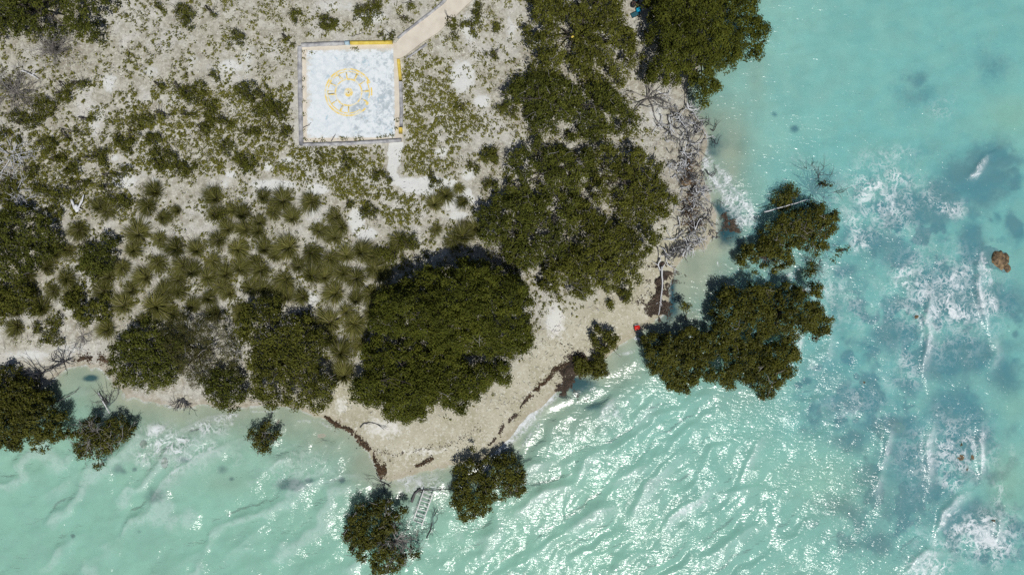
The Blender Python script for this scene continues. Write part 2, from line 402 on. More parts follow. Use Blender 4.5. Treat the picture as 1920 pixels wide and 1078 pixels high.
og = mesh('ground', np.stack([X, Y, Zg], 1), F, M['ground'], None,
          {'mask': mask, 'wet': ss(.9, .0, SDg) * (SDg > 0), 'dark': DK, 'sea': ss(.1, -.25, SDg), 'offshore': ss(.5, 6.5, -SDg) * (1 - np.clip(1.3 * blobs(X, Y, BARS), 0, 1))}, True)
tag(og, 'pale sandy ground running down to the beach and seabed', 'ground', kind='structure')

# ------------------------------------------------------------------ water
# wave crests: points (photo px, front on the left hand), height, front length, back length, foam
CRESTS = [
    ([(952, 966), (992, 941), (1022, 918), (1060, 907), (1080, 914)], .24, .65, 3.2, .32),
    ([(1060, 1001), (1065, 992), (1093, 971), (1125, 956), (1153, 950), (1168, 956)], .22, .65, 2.6, .30),
    ([(1183, 975), (1190, 950), (1211, 918), (1236, 893), (1264, 866)], .24, .65, 3.4, .30),
    ([(1078, 900), (1085, 884), (1100, 863), (1130, 846)], .18, .6, 2.4, .2),
    ([(1146, 906), (1180, 887), (1218, 867)], .18, .6, 2.2, .22),
    ([(975, 905), (988, 882), (1005, 868), (1036, 867)], .18, .6, 2.2, .35),
    ([(1242, 996), (1256, 971), (1286, 948), (1311, 933), (1330, 914)], .24, .6, 2.4, .45),
    ([(1336, 931), (1386, 918), (1424, 908)], .12, .5, 2.0, .1),
    ([(1000, 1040), (1023, 1024), (1060, 1000)], .2, .5, 2.6, .1),
    ([(1290, 1060), (1323, 1046), (1361, 1023), (1411, 993), (1441, 983)], .16, .5, 2.6, .12),
    ([(1122, 795), (1128, 775), (1140, 757), (1156, 746)], .18, .6, 2.4, .45),
    ([(1190, 808), (1208, 779), (1234, 752)], .16, .6, 2.0, .2),
    ([(1395, 885), (1405, 862), (1416, 840), (1430, 820)], .14, .4, 1.8, .25),
    ([(880, 1022), (926, 993), (945, 966)], .2, .65, 2.8, .1),
    ([(850, 1060), (890, 1040), (930, 1030)], .16, .5, 2.2, .0),
    ([(1120, 1075), (1170, 1048), (1230, 1030)], .18, .5, 2.4, .05),
    ([(140, 895), (163, 876), (188, 866), (225, 848), (250, 823), (283, 812)], .12, .5, 2.6, .22),
    ([(270, 950), (300, 918), (320, 888), (355, 868), (400, 846), (452, 822)], .13, .6, 2.6, .34),
    ([(420, 1040), (438, 1026), (463, 1010), (490, 992)], .14, .5, 2.6, .1),
    ([(495, 882), (530, 863), (556, 863)], .1, .4, 1.8, .3),
    ([(545, 932), (575, 908), (605, 900), (655, 893), (690, 894)], .1, .4, 1.6, .2),
    ([(80, 930), (110, 915), (135, 898)], .1, .5, 2.2, .12), ([(160, 1060), (200, 1035), (225, 1012)], .1, .5, 2.4, .05), ([(320, 1070), (350, 1050), (380, 1030)], .12, .5, 2.4, .05),
    ([(300, 835), (340, 805), (400, 785), (450, 772)], .1, .5, 2.4, .25),
    ([(1735, 700), (1736, 640), (1739, 590), (1748, 550), (1750, 515)], .3, .35, 1.4, .62),
    ([(1850, 620), (1840, 570), (1835, 530), (1832, 500), (1840, 474)], .4, .35, 1.0, 1.0),
    ([(1822, 332), (1834, 310), (1854, 290)], .25, .35, .8, .85),
    ([(1735, 912), (1744, 860), (1741, 820), (1752, 785)], .2, .4, 1.5, .5),
    ([(1655, 880), (1662, 835), (1672, 795)], .16, .4, 1.4, .35), ([(1644, 930), (1655, 880)], .12, .4, 1.4, .25),
    ([(1842, 900), (1836, 850), (1838, 795)], .3, .35, .9, .7),
    ([(1757, 1000), (1763, 960), (1785, 934), (1815, 922)], .3, .35, 1.6, .8),
    ([(1692, 1078), (1712, 1046), (1738, 1030), (1765, 1032)], .3, .35, 2.2, .75),
    ([(1860, 690), (1868, 660), (1862, 630)], .12, .5, 1.5, .25), ([(1550, 680), (1556, 650), (1556, 620)], .12, .5, 1.5, .2),
    ([(1865, 1015), (1872, 985), (1880, 965)], .2, .4, 1.2, .5),
]
FOAMS = [(1765, 560, 120, 120, .36), (1650, 365, 110, 70, .36), (1780, 850, 100, 90, .34), (1840, 1010, 90, 60, .40), (1560, 560, 50, 90, .28), (1600, 760, 90, 60, .2), (560, 880, 120, 50, .2), (340, 840, 130, 50, .34), (1792, 520, 34, 26, .62), (1770, 560, 30, 34, .62), (1800, 590, 40, 20, .6), (1680, 335, 44, 22, .55), (1650, 345, 26, 16, .55), (1670, 372, 34, 14, .55), (1610, 420, 30, 30, .38), (1610, 455, 20, 24, .45), (1660, 300, 60, 30, .3), (1770, 385, 40, 18, .5), (1630, 395, 60, 30, .35),
         (1830, 1000, 36, 36, .75), (1845, 1010, 24, 16, .9), (1740, 1062, 40, 26, .8), (1770, 832, 30, 20, .6), (1780, 905, 34, 16, .5), (1560, 490, 30, 20, .3), (1690, 520, 26, 16, .5), (1690, 545, 20, 14, .5), (1740, 610, 20, 10, .4), (1860, 570, 12, 30, .6), (1850, 540, 12, 34, .95), (1838, 500, 7, 18, 1.0),
         (1520, 300, 40, 20, .25), (1500, 540, 26, 12, .5), (1480, 515, 16, 10, .6), (1760, 200, 40, 30, .2), (1600, 590, 40, 50, .25), (1690, 690, 60, 60, .25), (1890, 850, 10, 30, .25), (330, 835, 50, 24, .5), (300, 815, 34, 20, .45), (400, 812, 40, 16, .4), (430, 800, 30, 12, .35), (790, 905, 55, 26, .45), (745, 900, 18, 14, .7), (890, 870, 30, 14, .6), (860, 905, 30, 16, .4),
         (1150, 782, 24, 16, .5), (1500, 640, 10, 30, .35), (1545, 540, 20, 30, .35), (1530, 700, 14, 20, .3), (1540, 435, 12, 30, .3), (1720, 1000, 30, 30, .25), (1880, 930, 20, 30, .3)]
FLINES = [([(1042, 728), (1020, 756), (996, 782), (970, 808), (950, 828), (930, 850)], .55, .95), ([(1030, 720), (1046, 706), (1054, 690)], .2, .6),
          ([(1316, 292), (1330, 320), (1350, 352), (1370, 386), (1392, 412)], .7, .8), ([(1345, 318), (1368, 340), (1388, 368), (1400, 396)], .6, .72), ([(1340, 340), (1360, 370)], .6, .5), ([(1395, 415), (1408, 400), (1412, 420)], .45, .7),
          ([(145, 684), (165, 682)], .22, .9), ([(178, 685), (195, 692), (205, 705)], .28, 1.0), ([(1182, 632), (1196, 634), (1208, 634)], .14, .8), ([(1162, 636), (1180, 628)], .25, .6), ([(1204, 612), (1216, 606)], .2, .6), ([(1130, 670), (1160, 668), (1190, 658)], .2, .4),
          ([(470, 770), (520, 772)], .15, .35), ([(716, 882), (722, 878)], .3, .6), ([(1345, 490), (1352, 520), (1390, 545)], .08, .6), ([(560, 790), (600, 790), (630, 812)], .2, .35), ([(440, 778), (380, 796), (340, 812), (300, 836)], .5, .45), ([(1246, 560), (1240, 590)], .1, .5), ([(940, 870), (975, 845), (1010, 800)], .3, .35), ([(870, 870), (900, 880)], .4, .5)]

ax = axis(-52, 52, .11, 1800); ay = axis(-30, 30, .11, 1800)
X, Y, F = grid(ax, ay)
SDw = shore_sd(X, Y); Zs = gz(X, Y, SDw)
H = np.zeros_like(X); foam = np.zeros_like(X); milk_and_light = np.zeros_like(X)
wx = 1.0 * (fbm(X, Y, 2.6, 71, 4) - .5); wy = 1.0 * (fbm(X, Y, 2.6, 72, 4) - .5)
for pts, amp, lf, lb, fm in CRESTS:
    P = WP(pts); m = (X > P[:, 0].min() - 9) & (X < P[:, 0].max() + 9) & (Y > P[:, 1].min() - 9) & (Y < P[:, 1].max() + 9)
    x = X[m] + wx[m]; y = Y[m] + wy[m]
    best = np.full(x.shape, 1e9); sd = np.zeros(x.shape); tt = np.zeros(x.shape)
    L = np.r_[0, np.cumsum(np.hypot(*np.diff(P, axis=0).T))]
    for i in range(len(P) - 1):
        d = P[i + 1] - P[i]; l = np.hypot(*d); u = d / l
        t = np.clip(((x - P[i, 0]) * u[0] + (y - P[i, 1]) * u[1]), 0, l)
        ex = x - P[i, 0] - t * u[0]; ey = y - P[i, 1] - t * u[1]; dd = np.hypot(ex, ey)
        b = dd < best
        best = np.where(b, dd, best); sd = np.where(b, np.sign(u[0] * (y - P[i, 1]) - u[1] * (x - P[i, 0])) * dd, sd); tt = np.where(b, (L[i] + t) / L[-1], tt)
    tap = np.sin(np.clip(tt, .04, .96) * PI) ** .6
    front = sd > 0
    prof = np.where(front, np.exp(-(sd / lf) ** 2), .5 * np.exp(-(sd / lb) ** 2) + .5 * np.exp(-np.abs(sd) / lb))
    H[m] = np.maximum(H[m], amp * tap * prof)
    if fm > 0:
        fl = np.where(front, np.exp(-(sd / .22) ** 2), np.exp(-(np.abs(sd) / (lb * .42)) ** 1.5)) * fm * tap
        foam[m] = np.maximum(foam[m], fl)
        ml = np.where(front, np.exp(-(sd / .15) ** 2), np.exp(-(np.abs(sd) / (lb * .30)) ** 1.5)) * tap * min(.55, fm * 1.0)
        milk_and_light[m] = np.maximum(milk_and_light[m], ml)
swell = .10 * (fbm(X * .8 + Y * .6, (Y * .8 - X * .6) * .45, 4.0, 81, 4) - .5) + .05 * (fbm(X, Y, 1.2, 91, 3) - .5)
def train(ax_, ay_, lam, amp, seed):
    l = math.hypot(ax_, ay_); ux, uy = ax_ / l, ay_ / l
    ph = (X * ux + Y * uy) / lam + 1.5 * (fbm(X, Y, 5.0, seed, 3) - .5) + .35 * (fbm(X, Y, 1.2, seed + 1, 2) - .5)
    f = ph - np.floor(ph)
    prof = np.where(f < .66, f / .66, (1 - f) / .34); prof = prof * prof * (3 - 2 * prof)
    return amp * (prof - .5) * ss(.30, .62, fbm(X * .9 - Y * .6, Y * .9 + X * .6, 3.2, seed + 5, 3))
se = ss(-6, 10, X - .3 * Y); 
bot = ss(2, -14, Y) * (.4 + .6 * ss(-22, 0, X)) * ss(40, 24, X)
swell = swell + .22 * train(-.62, .78, 4.2, 1.0, 521) * ss(-2, -12, Y) * ss(8, -6, X) + train(-.55, .84, 3.3, .22, 301) * bot + train(-.62, .78, 1.7, .07, 331) * bot + train(-.3, 1, 1.6, .03, 361)
near = ss(.0, 2.5, -SDw)
inner = ss(120, 60, np.hypot(X, Y))
H = (H + swell) * (.12 + .88 * near) * inner
for pts, wdt, s in FLINES:
    d = seg_dist(X + .5 * wx, Y + .5 * wy, WP(pts), False)
    foam = np.maximum(foam, s * np.exp(-(d / wdt) ** 2))
foam = np.maximum(foam, blobs(X + 2 * wx, Y + 2 * wy, FOAMS) * (.85 + .95 * (fbm(X, Y, 2.2, 75, 3) - .3)))
foam = np.maximum(foam, .32 * np.exp(-(np.abs(SDw + .05) / .22) ** 2))
depth = np.maximum(-Zs, 0)
turb = 1 - np.exp(-depth * 1.7)
hue = np.clip(.60 + .35 * ss(20, 40, X) + (X * .010 + Y * .022) + .5 * (fbm(X, Y, 9, 55, 3) - .5), 0, 1)     # 1 = bluer, 0 = greener
hue = np.clip(hue - blobs(X, Y, [(1900, 220, 60, 40, .7), (1890, 900, 50, 70, .9), (1900, 760, 30, 40, .5), (1560, 900, 90, 70, .5), (700, 980, 200, 80, .3)]), 0, 1)
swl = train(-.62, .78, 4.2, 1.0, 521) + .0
milk_and_light = np.maximum(milk_and_light, .20 * ss(.05, .5, swl) * ss(1.0, 4.0, -SDw) * ss(-2, -12, Y) * ss(8, -6, X))  # pale swell bands: light focused by the waves, painted into the water colour
wm = np.stack([turb, hue, np.clip(foam, 0, 1), np.clip(milk_and_light, 0, 1)], 1)
rip = ss(.1, 3.5, -SDw) * (1.12 - .12 * se + .22 * ss(20, 32, X) * ss(10, 0, Y)) * (.75 + .6 * (fbm(X, Y, 4.5, 95, 3) - .5))

q = NT('lagoon_water'); v = q.coord()
mk = q.attr('wmask'); sp = q.n('SeparateColor'); q.t.links.new(mk.outputs['Color'], sp.inputs[0])
tb, hu, fo = sp.outputs
rp = q.attr('ripple').outputs['Fac']
r0 = q.noise(q.coord((.8, 2.2, 1), math.radians(28)), .55, 2, .5, .6)
r1 = q.noise(q.coord((.9, 2.3, 1), math.radians(22)), 1.9, 2, .5, .4)
r2 = q.noise(q.coord((1, 2.0, 1), math.radians(36)), 4.4, 1.5, .5, .3)
r3 = q.noise(v, .5, 3, .5)
hgt = q.math('ADD', q.math('MULTIPLY', r0, .9), q.math('ADD', q.math('MULTIPLY', r1, .50), q.math('MULTIPLY', r2, .20)))
hgt = q.math('MULTIPLY', hgt, rp)
bp = q.bump(hgt, .145, 1.0)
body = q.mix(hu, (.35, .59, .49), (.20, .54, .615))
body = q.mix(q.ramp(r3, .35, .65, 0, .25), body, (.38, .58, .56))
df = q.n('BsdfDiffuse'); q.set(df.inputs[0], body)
tp = q.n('BsdfTransparent'); q.set(tp.inputs[0], q.mix(tb, (.93, .97, .95), (.52, .90, .88)))
al = q.math('MULTIPLY_ADD', tb, .40, .03)
w1 = q.n('MixShader'); q.set(w1.inputs[0], al); q.t.links.new(tp.outputs[0], w1.inputs[1]); q.t.links.new(df.outputs[0], w1.inputs[2])
gl = q.n('BsdfGlossy'); gl.inputs['Roughness'].default_value = .19; q.set(gl.inputs['Normal'], bp); gl.inputs[0].default_value = (1, 1, 1, 1)
fr = q.n('Fresnel'); fr.inputs[0].default_value = 1.33; q.set(fr.inputs['Normal'], bp)
w2 = q.n('MixShader'); q.set(w2.inputs[0], fr.outputs[0]); q.t.links.new(w1.outputs[0], w2.inputs[1]); q.t.links.new(gl.outputs[0], w2.inputs[2])
wv = q.n('VectorMath', operation='MULTIPLY_ADD'); nzc = q.n('TexNoise'); nzc.inputs['Scale'].default_value = 1.1; nzc.inputs['Detail'].default_value = 5; nzc.inputs['Roughness'].default_value = .65
q.t.links.new(v, nzc.inputs['Vector']); q.t.links.new(nzc.outputs['Color'], wv.inputs[0]); wv.inputs[1].default_value = (.8, .8, .8); q.t.links.new(v, wv.inputs[2])
def ridge(scale, det, dist, lo, hi):
    nn = q.n('TexNoise'); q.t.links.new(wv.outputs[0], nn.inputs['Vector']); nn.inputs['Scale'].default_value = scale; nn.inputs['Detail'].default_value = det; nn.inputs['Distortion'].default_value = dist
    a_ = q.math('ABSOLUTE', q.math('MULTIPLY_ADD', nn.outputs[0], 2.0, -1.0))
    return q.ramp(a_, lo, hi, 1, 0)
fn = q.noise(v, 1.7, 7, .72, 1.2); fn2 = q.noise(v, .8, 4, .6, .6)
fil = q.math('MAXIMUM', ridge(.9, 3, .8, .02, .13), q.math('MULTIPLY', ridge(2.0, 3, .6, .02, .15), .75))
fil = q.math('MULTIPLY', fil, q.ramp(fn2, .34, .58))
ff = q.math('MULTIPLY', fil, q.ramp(fo, .05, .55, 0, .85))
ff = q.math('MAXIMUM', ff, q.ramp(q.math('ADD', fo, q.math('MULTIPLY', q.math('SUBTRACT', fn, .5), 1.7)), .52, 1.15, 0, .85))
milk_and_light = q.math('MULTIPLY', mk.outputs['Alpha'], q.ramp(fn, .34, .56, .25, 1))
ff = q.math('MAXIMUM', ff, milk_and_light)
fd = q.bsdf((.80, .84, .86), .7, .2)
w3 = q.n('MixShader'); q.set(w3.inputs[0], q.math('MULTIPLY', ff, .92)); q.t.links.new(w2.outputs[0], w3.inputs[1]); q.t.links.new(fd, w3.inputs[2])
M['water'] = q.done(w3.outputs[0])
ow = mesh('sea_water', np.stack([X, Y, H], 1), F, M['water'], None, {'wmask': wm, 'ripple': rip}, True)
tag(ow, 'turquoise shallow sea with small breaking waves round the point', 'sea', kind='structure')


def level(x, y):
    """what a thing stands on: ground, or just above the seabed"""
    return gz1(x, y)


# ------------------------------------------------------------------ the painted slab, its kerbs and path
cx0, cy0 = W(660, 176, 1.1)
slab = empty('painted_slab', (cx0, cy0, Z_PAD))
tag(slab, 'square white concrete slab painted with a yellow wheel in the sandy clearing', 'slab')


def prism(name, pts, z0, z1, mat, parent, off=(0, 0)):
    P = np.array(pts) - np.array(off); n = len(P)
    if seg_area(P) < 0: P = P[::-1]
    V = np.vstack([np.c_[P, np.full(n, z0)], np.c_[P, np.full(n, z1)], [[*P.mean(0), z1]]])
    F = [[i, (i + 1) % n, n + (i + 1) % n, n + i] for i in range(n)]
    T = [[n + i, n + (i + 1) % n, 2 * n] for i in range(n)]
    me = bpy.data.meshes.new(name); me.from_pydata([tuple(p) for p in V], [], F + T); me.materials.append(mat)
    o = bpy.data.objects.new(name, me); COL.objects.link(o); o.parent = parent
    return o


def seg_area(P):
    x, y = np.asarray(P).T
    return .5 * np.sum(x * np.roll(y, -1) - y * np.roll(x, -1))


oxy = (cx0, cy0)
prism('base', WP([(566, 86), (748, 80), (755, 266), (566, 273)], 1.1), -.15, .10, M['path'], slab, oxy)
prism('floor_panel', WP([(574, 95), (738, 91), (741, 258), (575, 259)], 1.1), .09, .125, M['slab'], slab, oxy)


def arc_strip(mb, c, r0, r1, a0, a1, z, n=48):
    a = np.linspace(a0, a1, max(3, int(n * abs(a1 - a0) / (2 * PI)) + 2))
    V = np.vstack([np.c_[c[0] + r0 * np.cos(a), c[1] + r0 * np.sin(a), np.full(len(a), z)], np.c_[c[0] + r1 * np.cos(a), c[1] + r1 * np.sin(a), np.full(len(a), z)]])
    k = len(a); mb.add(V, [[i, i + k, i + k + 1, i + 1] for i in range(k - 1)])


wc = np.array(W(653.5, 173.5, 1.1)) - np.array(oxy)
mb = MB()
D = math.radians
for r0, r1, a0, a1 in [(2.06, 2.22, 24, 318), (1.86, 1.97, 48, 305), (2.06, 2.2, -8, 12), (1.88, 1.97, -16, 30), (1.14, 1.29, 0, 360)]:
    arc_strip(mb, wc, r0, r1, D(a0), D(a1), .131)
mb.build('wheel_ring', M['ring'], slab)
mb = MB()
for k in range(12):
    a = D(30 * k + 3 + random.uniform(-4, 4))
    if k in (0, 1, 11, 10) and random.random() < .3: continue
    p = wc + np.array([math.cos(a), math.sin(a)]) * 1.58
    mb.box((p[0], p[1], .131), (.56, .13 if k % 2 else .18, .004), a)
for a in (D(176), D(184)):
    p = wc + np.array([math.cos(a), math.sin(a)]) * 1.6
    mb.box((p[0], p[1], .1315), (.7, .06, .003), a)
mb.build('wheel_spokes', M['ring'], slab)
mb = MB(); arc_strip(mb, wc, .16, .41, 0, 2 * PI, .131, 24)
for k in range(6):
    a = D(60 * k + 12); p = wc + np.array([math.cos(a), math.sin(a)]) * .09
    mb.box((p[0], p[1], .1305), (.18, .06, .003), a)
mb.build('wheel_hub', M['ring'], slab)
mb = MB()
for px_, py_, r_ in [(632, 141, .14), (690, 154, .15), (688, 194, .17), (641, 147, .1), (620, 152, .12), (618, 157, .1)]:
    p = np.array(W(px_, py_, 1.1)) - np.array(oxy); arc_strip(mb, p, 0.01, r_, 0, 2 * PI, .1325, 14)
mb.build('paint_blot', M['ring'], slab)


def wall(name, pts, w, h, mat, label, cat, group=None, z0=Z_PAD - .2, jitter=.03):
    P = WP(pts, 1.2); c = P.mean(0)
    mbb = MB()
    n = max(2, int(np.hypot(*(P[-1] - P[0])) / .45)); s = np.linspace(0, 1, n + 1)
    L = np.r_[0, np.cumsum(np.hypot(*np.diff(P, axis=0).T))]; L /= L[-1]
    Q = np.c_[np.interp(s, L, P[:, 0]), np.interp(s, L, P[:, 1])]
    T = np.gradient(Q, axis=0); T /= np.linalg.norm(T, axis=1)[:, None]; Nn = np.c_[-T[:, 1], T[:, 0]]
    V = []
    for i in range(n + 1):
        ww = w / 2 * (1 + R.uniform(-1, 1) * jitter * 4); hh = h + R.uniform(-1, 1) * jitter
        for sg, z in ((-1, z0), (-1, z0 + .2 + hh), (1, z0 + .2 + hh), (1, z0)):
            V.append((*(Q[i] + sg * Nn[i] * ww - c), z))
    F = [[i * 4 + a, i * 4 + a + 1, i * 4 + a + 5, i * 4 + a + 4] for i in range(n) for a in range(3)] + [[0, 1, 2, 3], [n * 4 + 3, n * 4 + 2, n * 4 + 1, n * 4]]
    o = mesh(name, V, F, mat); o.location = (c[0], c[1], 0)
    return tag(o, label, cat, group)


wall('low_wall', [(562, 88), (563, 180), (565, 273)], .34, .42, M['kerb'], 'low grey concrete wall along the western edge of the painted slab', 'wall')
wall('low_wall', [(565, 85.5), (600, 83.5), (646, 81.5)], .30, .40, M['kerb'], 'low grey wall along the northern edge of the slab, unpainted half', 'wall')
wall('low_wall', [(647, 81.5), (656, 81)], .30, .44, M['blue_paint'], 'short pale blue wall end between the grey and yellow walls', 'wall')
wall('low_wall', [(657, 81), (700, 80.5), (736, 80)], .26, .42, M['yellow'], 'yellow painted low wall on the northern edge of the slab', 'wall', jitter=.012)
wall('low_wall', [(747, 112), (749, 132), (751, 152)], .26, .42, M['yellow'], 'yellow painted low wall on the eastern edge beside the path mouth', 'wall', jitter=.012)
wall('low_wall', [(751, 154), (752.5, 200), (752, 238)], .28, .38, M['kerb'], 'low grey wall along the eastern edge of the slab', 'wall')
wall('low_wall', [(751, 240), (751, 251)], .30, .45, M['yellow'], 'short bright yellow block in the wall near the south-east slab corner', 'wall', jitter=.01)
wall('low_wall', [(568, 271.5), (640, 270), (700, 266.5), (753, 263)], .26, .36, M['kerb'], 'low grey wall along the southern edge of the slab', 'wall')
# path
PATH = [(738, 88), (752, 70), (800, 35), (836, 6), (856, -30), (930, -90), (985, -90), (920, -30), (872, 14), (822, 62), (790, 82), (762, 104), (748, 112), (738, 112)]
pp = WP(PATH, 1.0); pc = pp.mean(0)
zp = float(np.mean(gz(pp[:, 0], pp[:, 1])))
po = prism('footpath', pp, -.3, .17, M['path'], None, pc); po.location = (pc[0], pc[1], Z_PAD)
tag(po, 'cream concrete footpath slanting away from the corner of the slab', 'path', kind='structure')
wall('path_kerb', [(746, 72), (772, 51), (808, 24), (833, 2), (850, -26)], .22, .28, M['kerb'], 'grey stone kerb along the upper side of the cream footpath', 'kerb')
wall('path_kerb', [(800, 82), (780, 97), (762, 109)], .14, .20, M['kerb'], 'short broken grey kerb on the lower side of the footpath', 'kerb')


# ------------------------------------------------------------------ foliage
def leaves(C, NRM, L, width=.5, tone=None):
    """rhombic leaves at C with normals NRM"""
    n = len(C)
    NRM = NRM / (np.linalg.norm(NRM, axis=1)[:, None] + 1e-9)
    A = R.normal(size=(n, 3)); A -= NRM * np.sum(A * NRM, 1)[:, None]; A /= np.linalg.norm(A, axis=1)[:, None] + 1e-9
    B = np.cross(NRM, A)
    L = np.broadcast_to(L, (n,))[:, None]
    fold = NRM * L * .12
    V = np.stack([C - A * L * .5, C - B * L * .5 * width + fold, C + A * L * .5, C + B * L * .5 * width + fold], 1).reshape(-1, 3)
    F = np.arange(4 * n).reshape(n, 4)
    return V, F, np.repeat(tone if tone is not None else R.random(n), 4)


def crown_pts(poly, H, z0, cr, gap=0.0, edge=2.2, lump=.3, seed=0, low=.25, cull=-.30, inset=.25):
    """clump centres filling a crown of outline poly (world) and height H"""
    x0, y0 = poly.min(0) - .4; x1, y1 = poly.max(0) + .4
    s = cr * .92
    gx, gy = np.meshgrid(np.arange(x0, x1, s), np.arange(y0, y1, s)); gx = gx.ravel(); gy = gy.ravel()
    gx = gx + R.uniform(-.5, .5, gx.shape) * s; gy = gy + R.uniform(-.5, .5, gy.shape) * s
    d = seg_dist(gx, gy, poly) + 1.3 * (vn(gx, gy, 1.1, seed) - .5) + .7 * (vn(gx, gy, .5, seed + 4) - .5)
    keep = d > cr * inset
    if gap > 0: keep &= (fbm(gx, gy, 2.4, seed + 7, 3) > gap) | (R.random(gx.shape) < .06)
    if keep.sum() < 3: keep[np.argsort(-d)[:4]] = True
    gx, gy, d = gx[keep], gy[keep], d[keep]
    t = np.clip(d / edge, 0, 1)
    dome = np.sqrt(np.maximum(0, 1 - (1 - t) ** 2))
    lob = fbm(gx, gy, 2.6, seed + 11, 2) - .5
    tuft = vn(gx, gy, 1.15, seed + 31) - .5
    ok = (tuft > cull) | (R.random(gx.shape) < .25) | (len(gx) < 25); gx, gy, d, t, dome, lob, tuft = [q_[ok] for q_ in (gx, gy, d, t, dome, lob, tuft)]
    z = z0 + H * (low + (1 - low) * dome * (.84 + lump * 1.6 * lob + .30 * tuft)) + R.uniform(-1, 1, gx.shape) * (.08 + .06 * H)
    return gx, gy, z, t


def crown(name, poly, H, z0, mat, parent, cr=.55, per=55, leaf=.17, gap=0.0, edge=2.2, lump=.3, seed=0, tone0=.5, width=.55, low=.25, org=(0, 0, 0), cull=-.30, inset=.25):
    gx, gy, z, t = crown_pts(poly, H, z0, cr, gap, edge, lump, seed, low, cull, inset)
    # a second, lower layer closes the crown seen from the side
    m = R.random(gx.shape) < np.where(t < .6, .75, .45)
    zz = z0 + (z[m] - z0) * R.uniform(.35, .75, m.sum())
    C = np.r_[np.c_[gx, gy, z], np.c_[gx[m], gy[m], zz]]
    if len(C) == 0: return None
    n = len(C); ct = np.clip(tone0 + .60 * (fbm(C[:, 0], C[:, 1], 1.5, seed + 21, 2) - .5) + R.normal(0, .14, n), 0, 1)
    k = np.clip(R.normal(per, per * .25, n), 8, None).astype(int); k[len(gx):] = (k[len(gx):] * .75).astype(int)
    idx = np.repeat(np.arange(n), k); N = len(idx)
    dirs = R.normal(size=(N, 3)); dirs /= np.linalg.norm(dirs, axis=1)[:, None]
    rad = cr * .95 * R.random(N) ** .62
    P = C[idx] + dirs * rad[:, None] * np.array([1, 1, .7])
    P[:, 2] = np.maximum(P[:, 2], z0 + .05)
    cen = poly.mean(0)
    out = np.c_[P[:, :2] - cen, np.zeros(N)]; out /= np.linalg.norm(out, axis=1)[:, None] + 1e-6
    nr = dirs * .85 + np.array([0, 0, .62]) + out * .15 + R.normal(0, .35, (N, 3))
    V, F, T = leaves(P - np.array(org), nr, leaf * R.uniform(.65, 1.25, N), width, np.clip(ct[idx] * .6 + R.random(N) * .42 - .03, 0, 1))
    return mesh(name, V, F, mat, parent, {'tone': T}), C


def limb_path(a, b, n=6, wob=.12, sag=.0):
    a = np.asarray(a, float); b = np.asarray(b, float); L = np.linalg.norm(b - a); s = np.linspace(0, 1, n)[:, None]
    P = a + (b - a) * s; P[1:-1] += R.normal(0, wob * L / 3, (n - 2, 3)); P[:, 2] += np.sin(s[:, 0] * PI) * sag * L
    return P


